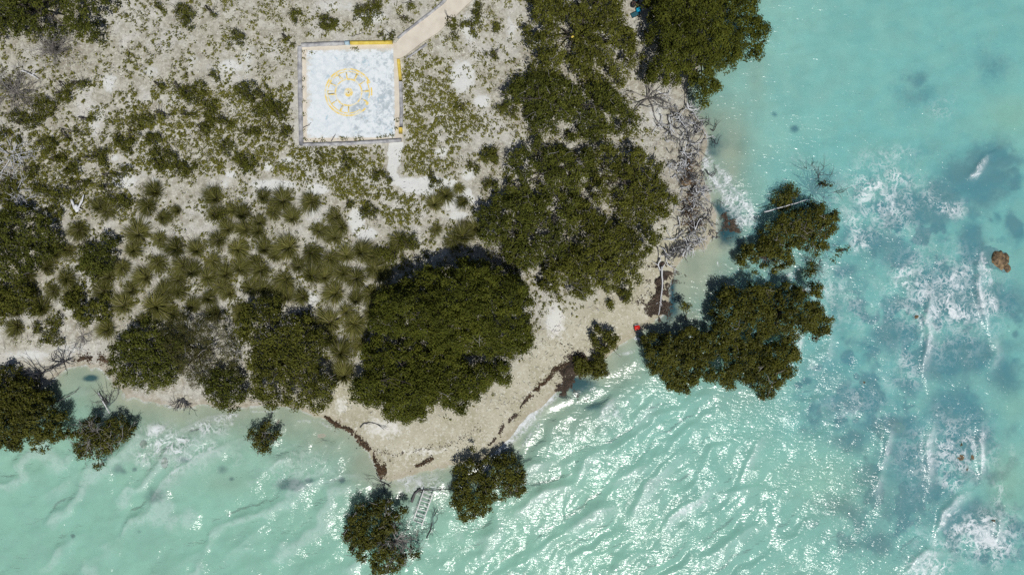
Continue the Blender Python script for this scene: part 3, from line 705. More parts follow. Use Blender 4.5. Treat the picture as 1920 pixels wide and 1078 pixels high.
def tree(name, label, cat, pts, H, style, seed, group=None, nlimb=9, twigs=0, roots=0, base=None, **kw):
    zg = 0.0
    c0 = np.array(base if base else np.mean(pts, 0))
    bx, by = W(*c0); z0 = level(bx, by)
    zr = max(z0, 0) + H * .6
    poly = WP(pts, zr)
    root = empty(name, (bx, by, z0)); org = (bx, by, z0)
    tag(root, label, cat, group)
    st = dict(dense=('leaf_dense', dict(cr=.52, per=88, leaf=.20, edge=2.6, lump=.34, cull=-.45, inset=.1)),
              thicket=('leaf_thicket', dict(cr=.46, per=46, leaf=.20, edge=1.6, lump=.35, gap=.36)),
              scrub=('leaf_scrub', dict(cr=.42, per=46, leaf=.20, edge=1.5, lump=.3, width=.22, gap=.25)),
              mangrove=('leaf_mangrove', dict(cr=.42, per=62, leaf=.20, edge=1.3, lump=.34, gap=.1)),
              shrub=('leaf_thicket', dict(cr=.34, per=44, leaf=.16, edge=.8, lump=.3)))[style]
    k = dict(st[1]); k.update(kw)
    res = crown('crown', poly, H, max(z0, 0) + (.15 if H > 1.5 else 0), M[st[0] + ('_b' if style == 'thicket' and seed % 2 else '')], root, seed=seed, org=org, **k)
    C = res[1]; tops = C[C[:, 2] > np.percentile(C[:, 2], 30)] if len(C) > 12 else C
    mb = MB(); rt = .035 * H + .03
    fork = np.array([bx, by, z0 + (max(z0, 0) - z0) + H * .30])
    mb.tube(limb_path((bx, by, z0 - .1), fork, 5, .06) - np.array(org), np.linspace(rt * 1.35, rt, 5), 7)
    for i in range(nlimb):
        t = tops[R.integers(len(tops))] - np.array([0, 0, .25])
        P = limb_path(fork, t, 6, .10, .10); mb.tube(P - np.array(org), np.linspace(rt * .75, .02, 6), 5)
        for j in (2, 3, 4):
            e = P[j] + R.normal(0, .5, 3) * (.6 + .12 * H) + [0, 0, .35]
            mb.tube(limb_path(P[j], e, 4, .12) - np.array(org), np.linspace(.03, .012, 4), 4)
    mb.build('trunk', M['bark'], root)
    if twigs:
        for i in range(twigs):
            mb = MB(); t = tops[R.integers(len(tops))]; a = R.uniform(0, 2 * PI); L = R.uniform(.5, 1.3)
            b = t + np.array([math.cos(a) * L, math.sin(a) * L, R.uniform(.05, .35)])
            P = limb_path(t + [0, 0, -.1], b, 5, .12); tn = R.random()
            mb.tube(P - np.array(org), np.linspace(.03, .012, 5), 4, tn)
            for s in range(R.integers(1, 4)):
                p = P[R.integers(1, 5)]; e = p + R.normal(0, .35, 3); e[2] = p[2] + R.uniform(0, .2)
                mb.tube(limb_path(p, e, 3, .1) - np.array(org), np.linspace(.018, .010, 3), 4, tn)
            mb.build('bare_twig', M['twig'], root)
    if roots:
        for i in range(roots):
            mb = MB(); a = R.uniform(0, 2 * PI); L = R.uniform(.5, 1.5) * (.5 + .15 * H)
            s = np.linspace(0, 1, 6); P = np.c_[bx + np.cos(a) * L * s, by + np.sin(a) * L * s, z0 - .15 + (H * .3 + .5) * np.cos(s * PI / 2) ** .8]
            mb.tube(P - np.array(org), np.linspace(.05, .03, 6), 5)
            mb.build('prop_root', M['bark'], root)
    return root


def ring(cx, cy, rx, ry=None, n=11, seed=0):
    ry = ry or rx
    g = np.random.default_rng(int(cx * 7 + cy * 13 + seed))
    return [(cx + rx * math.cos(2 * PI * i / n) * g.uniform(.8, 1.15), cy + ry * math.sin(2 * PI * i / n) * g.uniform(.8, 1.15)) for i in range(n)]


tree('spreading_tree', 'largest dark dense tree at the middle of the land, casting shadow on its north side', 'tree',
     [(738, 520), (770, 510), (800, 503), (850, 490), (900, 492), (950, 508), (985, 532), (1000, 562), (994, 600), (998, 640), (985, 662), (950, 668), (900, 672), (850, 668), (800, 655), (750, 640), (715, 620), (695, 600), (708, 570), (714, 545)], 6.6, 'dense', 1, nlimb=16, twigs=6, edge=3.2)
tree('spreading_tree', 'dark dense tree whose lower crown overhangs the pale sand of the point', 'tree',
     [(655, 740), (650, 722), (682, 700), (690, 672), (684, 655), (705, 632), (760, 640), (820, 655), (880, 668), (940, 668), (978, 668), (965, 692), (955, 720), (930, 728), (895, 742), (870, 758), (850, 768), (820, 770), (790, 790), (758, 792), (730, 782), (698, 762)], 4.4, 'dense', 2, nlimb=14, twigs=5, tone0=.55)
tree('spreading_tree', 'dense dark tree leaning over the water at the northern edge', 'tree',
     [(1226, 8), (1226, 50), (1228, 82), (1217, 112), (1222, 148), (1258, 160), (1300, 155), (1318, 168), (1325, 180), (1342, 178), (1345, 160), (1336, 136), (1360, 130), (1376, 115), (1386, 100), (1410, 92), (1430, 94), (1436, 66), (1441, 48), (1426, 30), (1416, 10), (1404, -10), (1395, -90), (1228, -90)], 6.2, 'dense', 3, nlimb=14, twigs=8, base=(1270, 60), tone0=.52)
tree('coastal_thicket', 'olive green thicket between the sand clearing and the tall northern tree', 'thicket',
     [(990, -60), (985, 30), (1000, 62), (982, 92), (1002, 110), (975, 128), (1000, 138), (1070, 146), (1140, 150), (1172, 160), (1198, 130), (1204, 100), (1192, 66), (1166, 34), (1168, -60)], 3.6, 'thicket', 4, nlimb=14, twigs=22, gap=.28)
tree('coastal_thicket', 'ragged olive thicket just west of the pale dead tree', 'thicket',
     [(1002, 142), (965, 155), (948, 170), (945, 195), (976, 196), (992, 215), (980, 240), (1000, 262), (1060, 260), (1100, 254), (1150, 258), (1188, 250), (1206, 232), (1190, 205), (1172, 165), (1130, 152), (1060, 148)], 3.2, 'thicket', 5, nlimb=12, twigs=22, gap=.31)
tree('spiky_bush', 'dark pointed bush alone on sand at the thicket edge', 'bush', [(878, 296), (900, 284), (925, 276), (945, 282), (956, 296), (950, 308), (915, 308), (890, 306)], 1.6, 'shrub', 6, nlimb=5)
tree('coastal_thicket', 'open thicket with gaps of bare sand below the spiky bush', 'thicket',
     [(960, 268), (1050, 266), (1110, 276), (1120, 330), (1100, 365), (1040, 362), (980, 370), (925, 380), (940, 340), (945, 305)], 3.2, 'thicket', 7, nlimb=12, twigs=22, gap=.33)
tree('coastal_thicket', 'dark thicket crown facing the driftwood tangle', 'thicket',
     [(1115, 275), (1160, 268), (1210, 282), (1234, 312), (1254, 345), (1262, 380), (1250, 420), (1205, 425), (1150, 410), (1110, 370), (1122, 320)], 3.6, 'thicket', 8, nlimb=12, twigs=18, gap=.28)
tree('coastal_thicket', 'broken thicket above the largest tree, showing grey twigs', 'thicket',
     [(892, 410), (896, 388), (925, 378), (980, 368), (1040, 362), (1085, 372), (1090, 430), (1060, 480), (1030, 515), (995, 520), (958, 495), (930, 470), (900, 445)], 3.0, 'thicket', 9, nlimb=12, twigs=26, gap=.33)
tree('coastal_thicket', 'wide thicket whose lower edge hangs over the beach', 'thicket',
     [(1090, 375), (1150, 410), (1205, 425), (1248, 425), (1238, 455), (1216, 490), (1202, 520), (1182, 552), (1160, 540), (1120, 548), (1088, 570), (1050, 550), (1005, 535), (1030, 505), (1062, 470), (1090, 430)], 3.2, 'thicket', 10, nlimb=14, twigs=30, gap=.31)
tree('leaning_shrub', 'small leafy shrub leaning onto the beach from the thicket', 'shrub', [(1148, 570), (1160, 545), (1175, 545), (1172, 568), (1155, 580)], 1.2, 'thicket', 12, nlimb=3, gap=.3)
tree('coastal_bush', 'rounded green bush beside the small western cove', 'bush',
     [(213, 642), (236, 608), (270, 596), (300, 612), (330, 628), (344, 660), (338, 700), (333, 738), (290, 745), (255, 740), (226, 725), (208, 700), (205, 672)], 3.2, 'thicket', 13, nlimb=9, twigs=8, gap=.22)
tree('feathery_shrub', 'grey green feathery shrub mass between two darker bushes on the southern shore', 'shrub',
     [(300, 612), (358, 590), (418, 598), (442, 620), (446, 660), (454, 700), (420, 716), (372, 722), (336, 716), (316, 682)], 2.6, 'scrub', 14, nlimb=9, twigs=12)
tree('coastal_bush', 'dark low bush overhanging the water below the feathery shrub', 'bush',
     [(372, 705), (408, 690), (442, 692), (462, 720), (462, 746), (440, 762), (415, 765), (386, 746)], 2.4, 'thicket', 15, nlimb=6, gap=.2, tone0=.42)
tree('coastal_tree', 'dense dark tree on the southern shore next to the tussock field', 'tree',
     [(440, 572), (480, 560), (522, 575), (562, 590), (600, 612), (622, 650), (602, 680), (622, 720), (618, 760), (590, 770), (560, 780), (530, 776), (500, 755), (470, 740), (480, 700), (456, 660), (440, 620)], 4.0, 'thicket', 16, nlimb=14, twigs=14, gap=.2, tone0=.42)
tree('coastal_bush', 'dark green bush at the western edge above the tussocks', 'bush', [(-60, 400), (40, 388), (82, 405), (104, 440), (96, 482), (62, 512), (30, 530), (-60, 530)], 2.8, 'thicket', 17, nlimb=9, twigs=8, gap=.22, tone0=.42)
tree('coastal_bush', 'low green bush at the western edge, lower of two', 'bush', [(-60, 545), (0, 535), (40, 535), (66, 560), (60, 590), (10, 602), (-60, 610)], 2.0, 'thicket', 18, nlimb=6, gap=.24)
tree('coastal_bush', 'small dark bush amid the western tussocks', 'bush', [(165, 442), (205, 446), (222, 482), (214, 515), (176, 525), (152, 498)], 2.0, 'thicket', 19, nlimb=5, gap=.2, tone0=.38)
tree('coastal_bush', 'scrubby bush between western tussocks and the cove beach', 'bush', [(112, 560), (150, 548), (195, 560), (208, 590), (190, 612), (150, 604), (118, 590)], 1.6, 'thicket', 20, nlimb=5, gap=.3)
tree('coastal_thicket', 'dark green thicket filling the north-west corner', 'thicket', [(-70, -70), (196, -70), (194, 12), (180, 42), (175, 70), (150, 78), (120, 64), (92, 54), (70, 70), (40, 76), (-70, 68)], 3.8, 'thicket', 21, nlimb=16, twigs=18, gap=.24, tone0=.42)
tree('grey_leafed_bush', 'thin bush of sparse leaves and grey stems beside the shaded side of the largest tree', 'bush', [(905, 450), (950, 445), (975, 480), (985, 510), (950, 505), (915, 490)], 1.8, 'scrub', 22, nlimb=6, twigs=14, gap=.42)

MG = dict(roots=10)
tree('mangrove_tree', 'broad round mangrove in the water east of the beach, nearest the red cooler', 'mangrove',
     [(1206, 652), (1226, 630), (1256, 619), (1290, 613), (1320, 621), (1350, 640), (1376, 662), (1386, 700), (1370, 724), (1345, 725), (1320, 710), (1296, 718), (1276, 735), (1246, 730), (1236, 706), (1216, 692)], 3.0, 'mangrove', 30, nlimb=10, gap=.12, **MG)
tree('mangrove_tree', 'largest mangrove standing in the water, tall and dark', 'mangrove',
     [(1332, 588), (1348, 556), (1378, 534), (1420, 530), (1460, 534), (1500, 532), (1530, 536), (1546, 560), (1540, 582), (1560, 600), (1556, 627), (1530, 625), (1500, 638), (1450, 645), (1400, 650), (1362, 648), (1340, 620)], 3.8, 'mangrove', 31, nlimb=12, twigs=8, gap=.14, edge=1.8, **MG)
tree('mangrove_tree', 'mangrove with a trailing southern tip joined below the largest one', 'mangrove',
     [(1362, 645), (1420, 642), (1480, 640), (1498, 655), (1494, 682), (1500, 700), (1470, 712), (1456, 740), (1432, 741), (1410, 716), (1385, 702)], 2.6, 'mangrove', 32, nlimb=7, twigs=6, gap=.16, **MG)
tree('mangrove_tree', 'small olive mangrove wedged between two bigger ones over sandy shallows', 'mangrove', [(1378, 490), (1398, 466), (1430, 454), (1456, 462), (1478, 476), (1476, 490), (1450, 502), (1420, 506), (1392, 504)], 2.2, 'mangrove', 33, nlimb=6, gap=.1, tone0=.6, **MG)
tree('mangrove_tree', 'northernmost mangrove in the water, browning, with a pale bare limb', 'mangrove', [(1442, 425), (1468, 400), (1500, 390), (1530, 386), (1556, 402), (1566, 430), (1552, 452), (1540, 470), (1515, 468), (1480, 462), (1456, 450)], 2.6, 'mangrove', 34, nlimb=12, twigs=30, gap=.33, per=50, inset=-.2, **MG)
tree('mangrove_sprig', 'sparse brown mangrove sprig trailing northwest of the browning mangrove', 'mangrove', [(1442, 388), (1456, 366), (1476, 352), (1496, 346), (1500, 362), (1484, 378), (1462, 392)], 1.4, 'mangrove', 35, nlimb=6, gap=.34, per=30, inset=-.4)
tree('mangrove_sprig', 'tiny brown sprig at the tip of the dead branches', 'mangrove', [(1515, 345), (1530, 332), (1552, 334), (1560, 348), (1540, 360), (1520, 358)], 1.0, 'mangrove', 36, nlimb=5, gap=.4, per=16, inset=-.2)
tree('mangrove_bush', 'small round mangrove bush on the waterline, upper of three', 'mangrove', ring(1140, 637, 25, 22), 1.9, 'mangrove', 37, nlimb=5, gap=.1, tone0=.58, roots=5)
tree('mangrove_bush', 'smallest mangrove bush, growing in the dark seaweed', 'mangrove', ring(1091, 682, 17, 20), 1.5, 'mangrove', 38, nlimb=4, gap=.2, tone0=.56, roots=4)
tree('mangrove_bush', 'compact round mangrove bush touching the one in the seaweed', 'mangrove', ring(1128, 686, 21, 22), 1.7, 'mangrove', 39, nlimb=4, gap=.08, tone0=.58, roots=4)
tree('mangrove_tree', 'half bare mangrove beside the white ladder', 'mangrove', [(645, 985), (664, 962), (700, 946), (730, 934), (750, 946), (757, 968), (736, 985), (740, 1014), (778, 1032), (776, 1048), (760, 1060), (735, 1074), (700, 1072), (680, 1050), (656, 1020)], 2.5, 'mangrove', 40, nlimb=16, twigs=40, gap=.33, per=50, tone0=.55, inset=.0, **MG)
tree('mangrove_tree', 'round mangrove in bright rippled water south of the beach tip', 'mangrove', [(842, 892), (850, 872), (880, 852), (910, 849), (940, 851), (970, 866), (988, 886), (984, 910), (960, 935), (930, 940), (900, 964), (862, 970), (848, 946), (842, 920)], 2.6, 'mangrove', 41, nlimb=9, twigs=12, gap=.26, per=50, tone0=.55, **MG)
tree('mangrove_bush', 'lone small mangrove off the southern shore with a blue shadow', 'mangrove', ring(495, 817, 29, 27), 1.8, 'mangrove', 42, nlimb=6, gap=.40, per=36, twigs=8, roots=6)
tree('mangrove_tree', 'big dark mangrove at the western edge of the cove', 'mangrove', [(-70, 692), (10, 690), (42, 710), (80, 736), (110, 760), (120, 790), (106, 828), (62, 846), (22, 836), (-70, 826)], 3.2, 'mangrove', 43, nlimb=12, gap=.12, edge=1.8, tone0=.46, **MG)
tree('mangrove_tree', 'sparse mangrove with grey branch tips at the cove mouth', 'mangrove', [(130, 820), (150, 792), (190, 786), (225, 790), (246, 802), (236, 830), (215, 845), (182, 864), (150, 850)], 2.2, 'mangrove', 44, nlimb=14, twigs=40, gap=.42, per=42, **MG)
tree('mangrove_sprig', 'leafy sprig hanging off the eastern side of the browning mangrove', 'mangrove', [(1560, 470), (1572, 462), (1590, 464), (1588, 474), (1570, 482)], .9, 'mangrove', 45, nlimb=3, gap=.3, per=24)
tree('mangrove_sprig', 'few brown leaves on a stem east of the tall mangrove', 'mangrove', [(1508, 505), (1520, 495), (1530, 505), (1522, 520), (1510, 516)], .9, 'mangrove', 46, nlimb=3, gap=.3, per=22)
# seedling
sx_, sy_ = W(1288, 603); zz = level(sx_, sy_)
tx, ty = W(1285, 574, 1.6)
sd_ = empty('mangrove_seedling', (sx_, sy_, zz)); tag(sd_, 'thin mangrove seedling with a single tuft of leaves on a bare stem', 'seedling')
mb = MB(); mb.tube(limb_path((0, 0, -.1), (tx - sx_, ty - sy_, 1.6 - zz), 5, .05), np.linspace(.06, .035, 5), 5); mb.build('stem', M['bark'], sd_)
n = 150; dd = R.normal(size=(n, 3)); dd /= np.linalg.norm(dd, axis=1)[:, None]
V, F, T = leaves(np.array([tx - sx_, ty - sy_, 1.65 - zz]) + dd * R.uniform(.1, .62, (n, 1)), dd * .5 + [0, 0, .8], .2, .5)
mesh('crown', V, F, M['leaf_mangrove'], sd_, {'tone': np.clip(T * .8 + .2, 0, 1)})

# small isolated shrubs
SHR = [(83, 200, 20), (50, 237, 21), (85, 270, 17), (126, 160, 13), (118, 180, 11), (130, 247, 11), (510, 265 - 30, 8), (468, 178, 24), (500, 185, 22), (490, 210, 16), (232, 268, 20), (190, 290, 18), (612, 40, 12), (555, 25, 9), (620, 60, 7), (536, 72, 8), (692, 18, 22), (716, 70, 8), (735, 70, 6), (760, 38, 8), (774, 8, 9), (842, 40, 11), (850, 70, 16), (924, 105, 14), (948, 200, 18), (355, 40, 22), (345, 25, 14), (395, 20, 12), (445, 68, 18), (300, 20, 9), (460, 305, 14), (470, 415 - 105, 10), (150, 160, 9), (270, 230, 16), (255, 250, 14), (360, 175, 18), (340, 160, 13), (400, 148, 9), (170, 300, 15), (300, 300, 16), (200, 352, 22), (205, 330, 14), (95, 640, 17), (72, 622, 14), (100, 605, 16), (765, 465, 24), (735, 470, 18), (720, 480, 15), (560, 590, 14), (590, 600, 16), (820, 340, 10), (880, 310, 8), (915, 345, 12), (870, 200, 10), (810, 395 - 70, 9), (690, 398, 14), (655, 385, 12), (320, 290, 20), (345, 320, 18), (420, 400, 14), (20, 250, 16), (30, 220, 14), (110, 300, 16), (140, 320, 18), (60, 320, 14), (80, 350, 18), (120, 370, 20), (150, 345, 14), (100, 395, 14), (15, 345, 20), (10, 380, 18), (230, 375, 13), (240, 320, 12), (290, 270, 16), (390, 200, 16), (380, 240, 14), (420, 230, 14), (350, 220, 12), (300, 215, 14), (520, 210, 14), (535, 250, 14), (160, 225, 9), (300, 160, 11), (470, 250, 12), (430, 275, 12), (600, 290, 12), (650, 300, 12), (715, 330, 13), (900, 25, 18), (885, 50, 12), (930, 50, 14), (680, 30, 14), (705, 5, 16)]
groups = {'a': 'small shrubs dotted over the sandy clearing'}
for i, (x, y, r) in enumerate(SHR):
    H_ = .35 + r * .034
    tree('low_shrub', 'small rounded olive shrub growing low on the pale sandy clearing' if r < 15 else 'larger rounded olive shrub standing among low creepers on the sandy ground', 'shrub', ring(x, y, r, r * .88), H_, 'shrub', 100 + i, 'small shrubs dotted over the sandy ground' if r < 15 else 'larger shrubs among the creepers', nlimb=3, gap=.24, per=26, leaf=.15, tone0=.5)

# ------------------------------------------------------------------ tussocks
def tussock(n, L0, seed):
    g = np.random.default_rng(seed); V = []; F = []; T = []; c = 0
    az = g.uniform(0, 2 * PI, n); el = g.uniform(D(28), D(86), n); L = L0 * g.uniform(.65, 1.15, n); tn = g.random(n)
    s = np.linspace(0, 1, 5); wind = g.uniform(.15, .4); la_ = g.uniform(0, 2 * PI); lean = (math.cos(la_), math.sin(la_))
    for i in range(n):
        e = el[i]; d = np.array([math.cos(az[i]), math.sin(az[i])]); side = np.array([-d[1], d[0], 0]) * .017
        hor = L[i] * (math.cos(e) * s + .32 * s ** 2.2 * math.sin(e)); ver = L[i] * (math.sin(e) * s - .36 * s ** 2.4)
        b = d * g.uniform(0, .16)
        ln = wind * L[i] * s ** 1.8; P = np.c_[b[0] + d[0] * hor + ln * lean[0], b[1] + d[1] * hor + ln * lean[1], np.maximum(ver, .02)]
        w = np.array([1, 1.1, .95, .6, .12])[:, None]
        V.append(np.stack([P - side * w, P + side * w], 1).reshape(-1, 3))
        F += [[c + 2 * k, c + 2 * k + 1, c + 2 * k + 3, c + 2 * k + 2] for k in range(4)]
        T.append(np.full(10, tn[i])); c += 10
    return np.vstack(V), F, np.concatenate(T)


TUS = [(190, 390, 1.1), (200, 397, .8), (293, 362, 1), (278, 385, 1), (306, 408, 1), (150, 430, 1.25), (260, 440, 1.25), (250, 470, 1.1), (333, 467, 1.25), (406, 373, 1), (411, 405, 1.1), (411, 450, 1.15), (446, 468, 1.1), (390, 520, 1.1), (360, 512, 1), (108, 476, 1.1), (50, 516, 1), (125, 522, 1.1), (205, 518, 1.15), (275, 520, 1.2), (296, 492, 1),
       (333, 525, 1), (425, 515, 1.15), (400, 490, 1), (463, 432, 1), (458, 405, 1.05), (532, 378, 1.05), (513, 398, 1), (585, 378, 1.1), (550, 410, 1), (630, 408, 1), (598, 433, .95), (628, 445, 1.1), (542, 465, 1.3), (583, 474, 1.2), (498, 468, 1), (488, 418, .9), (485, 435, .9), (490, 506, 1.2), (620, 485, 1.1), (678, 473, 1.2), (750, 452, 1.2),
       (645, 512, 1.1), (703, 503, 1.2), (535, 525, 1.25), (585, 517, 1.25), (670, 522, 1.1), (836, 367, 1.05), (815, 383, .9), (870, 378, .85), (868, 443, 1.4), (818, 430, .8), (860, 352, .6), (495, 370, .9), (32, 585, 1), (78, 578, 1.2), (233, 572, 1.35), (293, 574, 1.4), (200, 618, 1.2), (30, 612, 1), (140, 552, 1), (195, 548, 1.1),
       (333, 546, 1.1), (452, 583, 1.1), (537, 556, 1.2), (568, 556, .9), (620, 604, 1.3), (665, 608, 1.25), (630, 550, 1.15), (668, 564, 1), (695, 550, 1), (650, 585, 1), (698, 588, 1.1), (640, 660, 1.35), (645, 706, 1.3), (675, 644, .85), (470, 540, 1.05), (430, 550, 1.05), (390, 560, 1.1), (360, 575, 1.05), (495, 545, 1), (250, 545, 1), (165, 500, .9), (230, 500, 1), (345, 498, 1), (370, 470, .95), (300, 448, .95), (480, 490, .95),
       (650, 480, .95), (715, 520, 1.05), (610, 520, .95), (560, 500, .95), (515, 480, .9), (430, 430, .9), (440, 395, .85), (520, 430 - 45, .8), (100, 545, 1.05), (60, 548, .9), (12, 560, 1), (335, 420 - 25, .7), (640, 425, .9), (850, 450, 1), (890, 430, 1), (620, 640, .9), (405, 590, 1), (320, 585, 1), (270, 600, .9), (700, 480, 1), (725, 545, .9), (450, 505, 1), (310, 550, 1.1), (415, 538, 1), (130, 470, .9), (90, 500, 1)]
protos = [tussock(430, 1.2, 300 + k) for k in range(5)]
meshes = []
for i, (x, y, s) in enumerate(TUS):
    wx_, wy_ = W(x, y, .95); z_ = gz1(wx_, wy_)
    if i < 5:
        V, F, T = protos[i]; o = mesh('grass_tussock', V, F, M['blade'], None, {'tone': T}); meshes.append(o)
    else:
        o = meshes[i % 5].copy(); COL.objects.link(o)
    o.location = (wx_, wy_, z_ - .03); o.rotation_euler = (R.normal(0, .06), R.normal(0, .06), R.uniform(0, 2 * PI)); kq = s * R.uniform(.74, 1.02); o.scale = (kq, kq, s * R.uniform(.8, 1.15))
    if x > 780:
        lab, g = 'spiky grass tussock on sand near the shaded north side of the largest tree', 'tussocks north of the largest tree'
    elif x < 240:
        lab, g = 'arching grass tussock among bushes in the western part of the tussock field', 'tussocks in the western field'
    elif y < 435:
        lab, g = 'spiky grass tussock in the upper rows of the field, on pale open sand', 'tussocks in the upper rows'
    elif x > 600 and y > 540:
        lab, g = 'fan shaped grass tussock squeezed beside the western side of the largest tree', 'tussocks beside the largest tree'
    else:
        lab, g = 'arching olive grass tussock in the crowded middle of the tussock field', 'tussocks in the middle of the field'
    tag(o, lab, 'grass tussock', g)

# ------------------------------------------------------------------ creeping ground cover (uncountable)
DENS = [([(752, 108), (800, 100), (848, 120), (852, 160), (872, 188), (905, 222), (928, 258), (880, 275), (835, 330), (765, 345), (750, 310), (757, 270)], 1.3),
        ([(440, 272), (560, 276), (728, 276), (726, 310), (735, 345), (760, 365), (830, 320), (850, 340), (800, 372), (770, 420), (740, 440), (700, 375), (690, 400), (640, 372), (600, 345), (520, 335), (440, 330)], 1.2),
        ([(430, 158), (560, 152), (560, 276), (440, 275), (300, 285), (245, 200), (330, 150)], .95),
        ([(250, 200), (440, 275), (440, 330), (350, 350), (250, 320), (150, 270), (180, 210)], .9),
        ([(-20, 230), (150, 260), (260, 330), (260, 420), (100, 400), (-20, 400)], 1.0),
        ([(860, 0), (960, 10), (960, 70), (880, 75), (800, 90), (815, 60), (850, 20)], .5), ([(900, 60), (945, 80), (935, 130), (905, 125)], .5),
        ([(640, -20), (760, -20), (720, 45), (660, 40)], .4), ([(300, -20), (400, -20), (390, 60), (310, 60)], .38), ([(160, 20), (330, 40), (350, 130), (170, 130)], .34),
        ([(260, 350), (480, 340), (640, 400), (640, 470), (260, 470)], .42), ([(-20, 120), (160, 120), (160, 200), (-20, 240)], .25),
        ([(640, 390), (700, 380), (700, 420), (640, 430)], .5), ([(740, 410), (800, 400), (820, 440), (760, 450)], .45), ([(0, 600), (220, 560), (220, 640), (0, 640)], .25)]
N = 225000
xs, ys = R.uniform(-250, 1300, N), R.uniform(-220, 790, N)
P = np.array([W(a, b) for a, b in zip(xs, ys)]); x, y = P[:, 0], P[:, 1]
den = np.full(N, .42)
for pts, dv in DENS:
    s = seg_dist(x, y, WP(pts)) + 1.1 * (fbm(x, y, 1.6, 201, 3) - .5)
    den = np.maximum(den, dv * ss(-.5, .6, s))
den *= ss(.36, .58, fbm(x, y, 1.1, 207, 4) + .10 * (den > .5) + .05 * (den > 1.4))
den *= 1 - .95 * np.clip(blobs(x, y, WHITES), 0, 1)
den *= 1 - ss(1.2, .6, seg_dist(x, y, WP([(740, 285), (738, 310), (742, 335), (760, 350), (800, 350)]), False)) * .97
sdp = shore_sd(x, y); den *= ss(3, 7, sdp) * (1 - ss(4, 2.0, seg_dist(x, y, CB_W, False)))
inpad = seg_dist(x, y, WP([(556, 76), (758, 72), (762, 276), (556, 280)])) > 0
onpath = seg_dist(x, y, pp) > -.15
keep = (R.random(N) < den * .36) & ~inpad & ~onpath
x, y = x[keep], y[keep]
sz = R.uniform(.09, .24, len(x)) * (1 + 1.2 * (R.random(len(x)) < .12))
zc = gz(x, y)
k = (R.uniform(7, 13, len(x))).astype(int); idx = np.repeat(np.arange(len(x)), k); n = len(idx)
a = R.uniform(0, 2 * PI, n); r = sz[idx] * np.sqrt(R.random(n))
C = np.c_[x[idx] + r * np.cos(a), y[idx] + r * np.sin(a), zc[idx] + .04 + (sz[idx] * 1.1) * R.random(n)]
nr = np.c_[np.cos(a) * .5, np.sin(a) * .5, np.full(n, .9)] + R.normal(0, .35, (n, 3))
tn = np.clip(.25 + .5 * fbm(x, y, 3, 233, 3) + R.normal(0, .15, len(x)), 0, 1)
V, F, T = leaves(C, nr, R.uniform(.10, .19, n), .55, np.clip(tn[idx] * .65 + .4 * R.random(n), 0, 1))
oc = mesh('ground_creeper', V, F, M['leaf_low'], None, {'tone': T}); oc.location = (0, 0, 0)
tag(oc, 'low olive creepers and weeds spread over the sandy clearing', 'ground cover', kind='stuff')
# weeds along the slab borders
EDGE = [(567, 110), (568, 150), (567, 165), (568, 190), (569, 215), (568, 245), (572, 262), (590, 266), (606, 264), (640, 259), (648, 262), (668, 262), (676, 260), (712, 258), (722, 256), (735, 254), (742, 240), (744, 226), (584, 99), (664, 91), (670, 93), (566, 97)]
ex = np.concatenate([np.full(26, p[0]) + R.normal(0, 3.0, 26) for p in EDGE]); ey = np.concatenate([np.full(26, p[1]) + R.normal(0, 2.2, 26) for p in EDGE])
PP = np.array([W(a, b, 1.1) for a, b in zip(ex, ey)]); n = len(PP)
V, F, T = leaves(np.c_[PP, Z_PAD + .14 + .18 * R.random(n)], R.normal(0, .4, (n, 3)) + [0, 0, .9], R.uniform(.09, .16, n), .5)
ow_ = mesh('slab_weeds', V, F, M['leaf_low'], None, {'tone': T * .7}); tag(ow_, 'weeds growing in the cracks along the painted slab border', 'weeds', kind='stuff')
# straw and twig litter
N = 9000
x = R.uniform(-48, 16, N); y = R.uniform(-12, 27, N); sdp = shore_sd(x, y)
kk = (sdp > 1.2) & (R.random(N) < .25 + .75 * (fbm(x, y, 3, 401, 3) > .52)) & (seg_dist(x, y, PAD_W) < -.4); x, y = x[kk], y[kk]; n = len(x)
A = R.uniform(0, PI, n); L = R.uniform(.10, .38, n); hw = R.uniform(.012, .028, n); z = gz(x, y) + .03
d = np.c_[np.cos(A), np.sin(A)] * L[:, None] / 2; p = np.c_[-np.sin(A), np.cos(A)] * hw[:, None]
c = np.c_[x, y]
V = np.stack([np.c_[c - d - p, z], np.c_[c + d - p * .3, z + .03], np.c_[c + d + p * .3, z + .035], np.c_[c - d + p, z + .005]], 1).reshape(-1, 3)
ol = mesh('leaf_litter', V, np.arange(4 * n).reshape(n, 4), M['twig'], None, {'tone': np.repeat(R.random(n) ** 1.5, 4)}); tag(ol, 'dry twigs and straw scattered over the sand', 'litter', kind='stuff')

# ------------------------------------------------------------------ dead wood
def branchy(mb, p, d, L, r, depth, tone, spread=.7, flat=.5):
    n = 5; P = [np.array(p, float)]; d = np.array(d, float)
    for i in range(n):
        d = d + R.normal(0, .22, 3) * [1, 1, flat]; d /= np.linalg.norm(d); P.append(P[-1] + d * L / n)
    P = np.array(P); mb.tube(P, np.linspace(r, r * .45, n + 1), 5, tone)
    if depth > 0:
        for k in range(R.integers(2, 4)):
            i = R.integers(2, n + 1); nd = d + R.normal(0, spread, 3) * [1, 1, flat]; nd /= np.linalg.norm(nd)
            branchy(mb, P[i], nd, L * R.uniform(.5, .8), r * .55, depth - 1, tone, spread, flat)


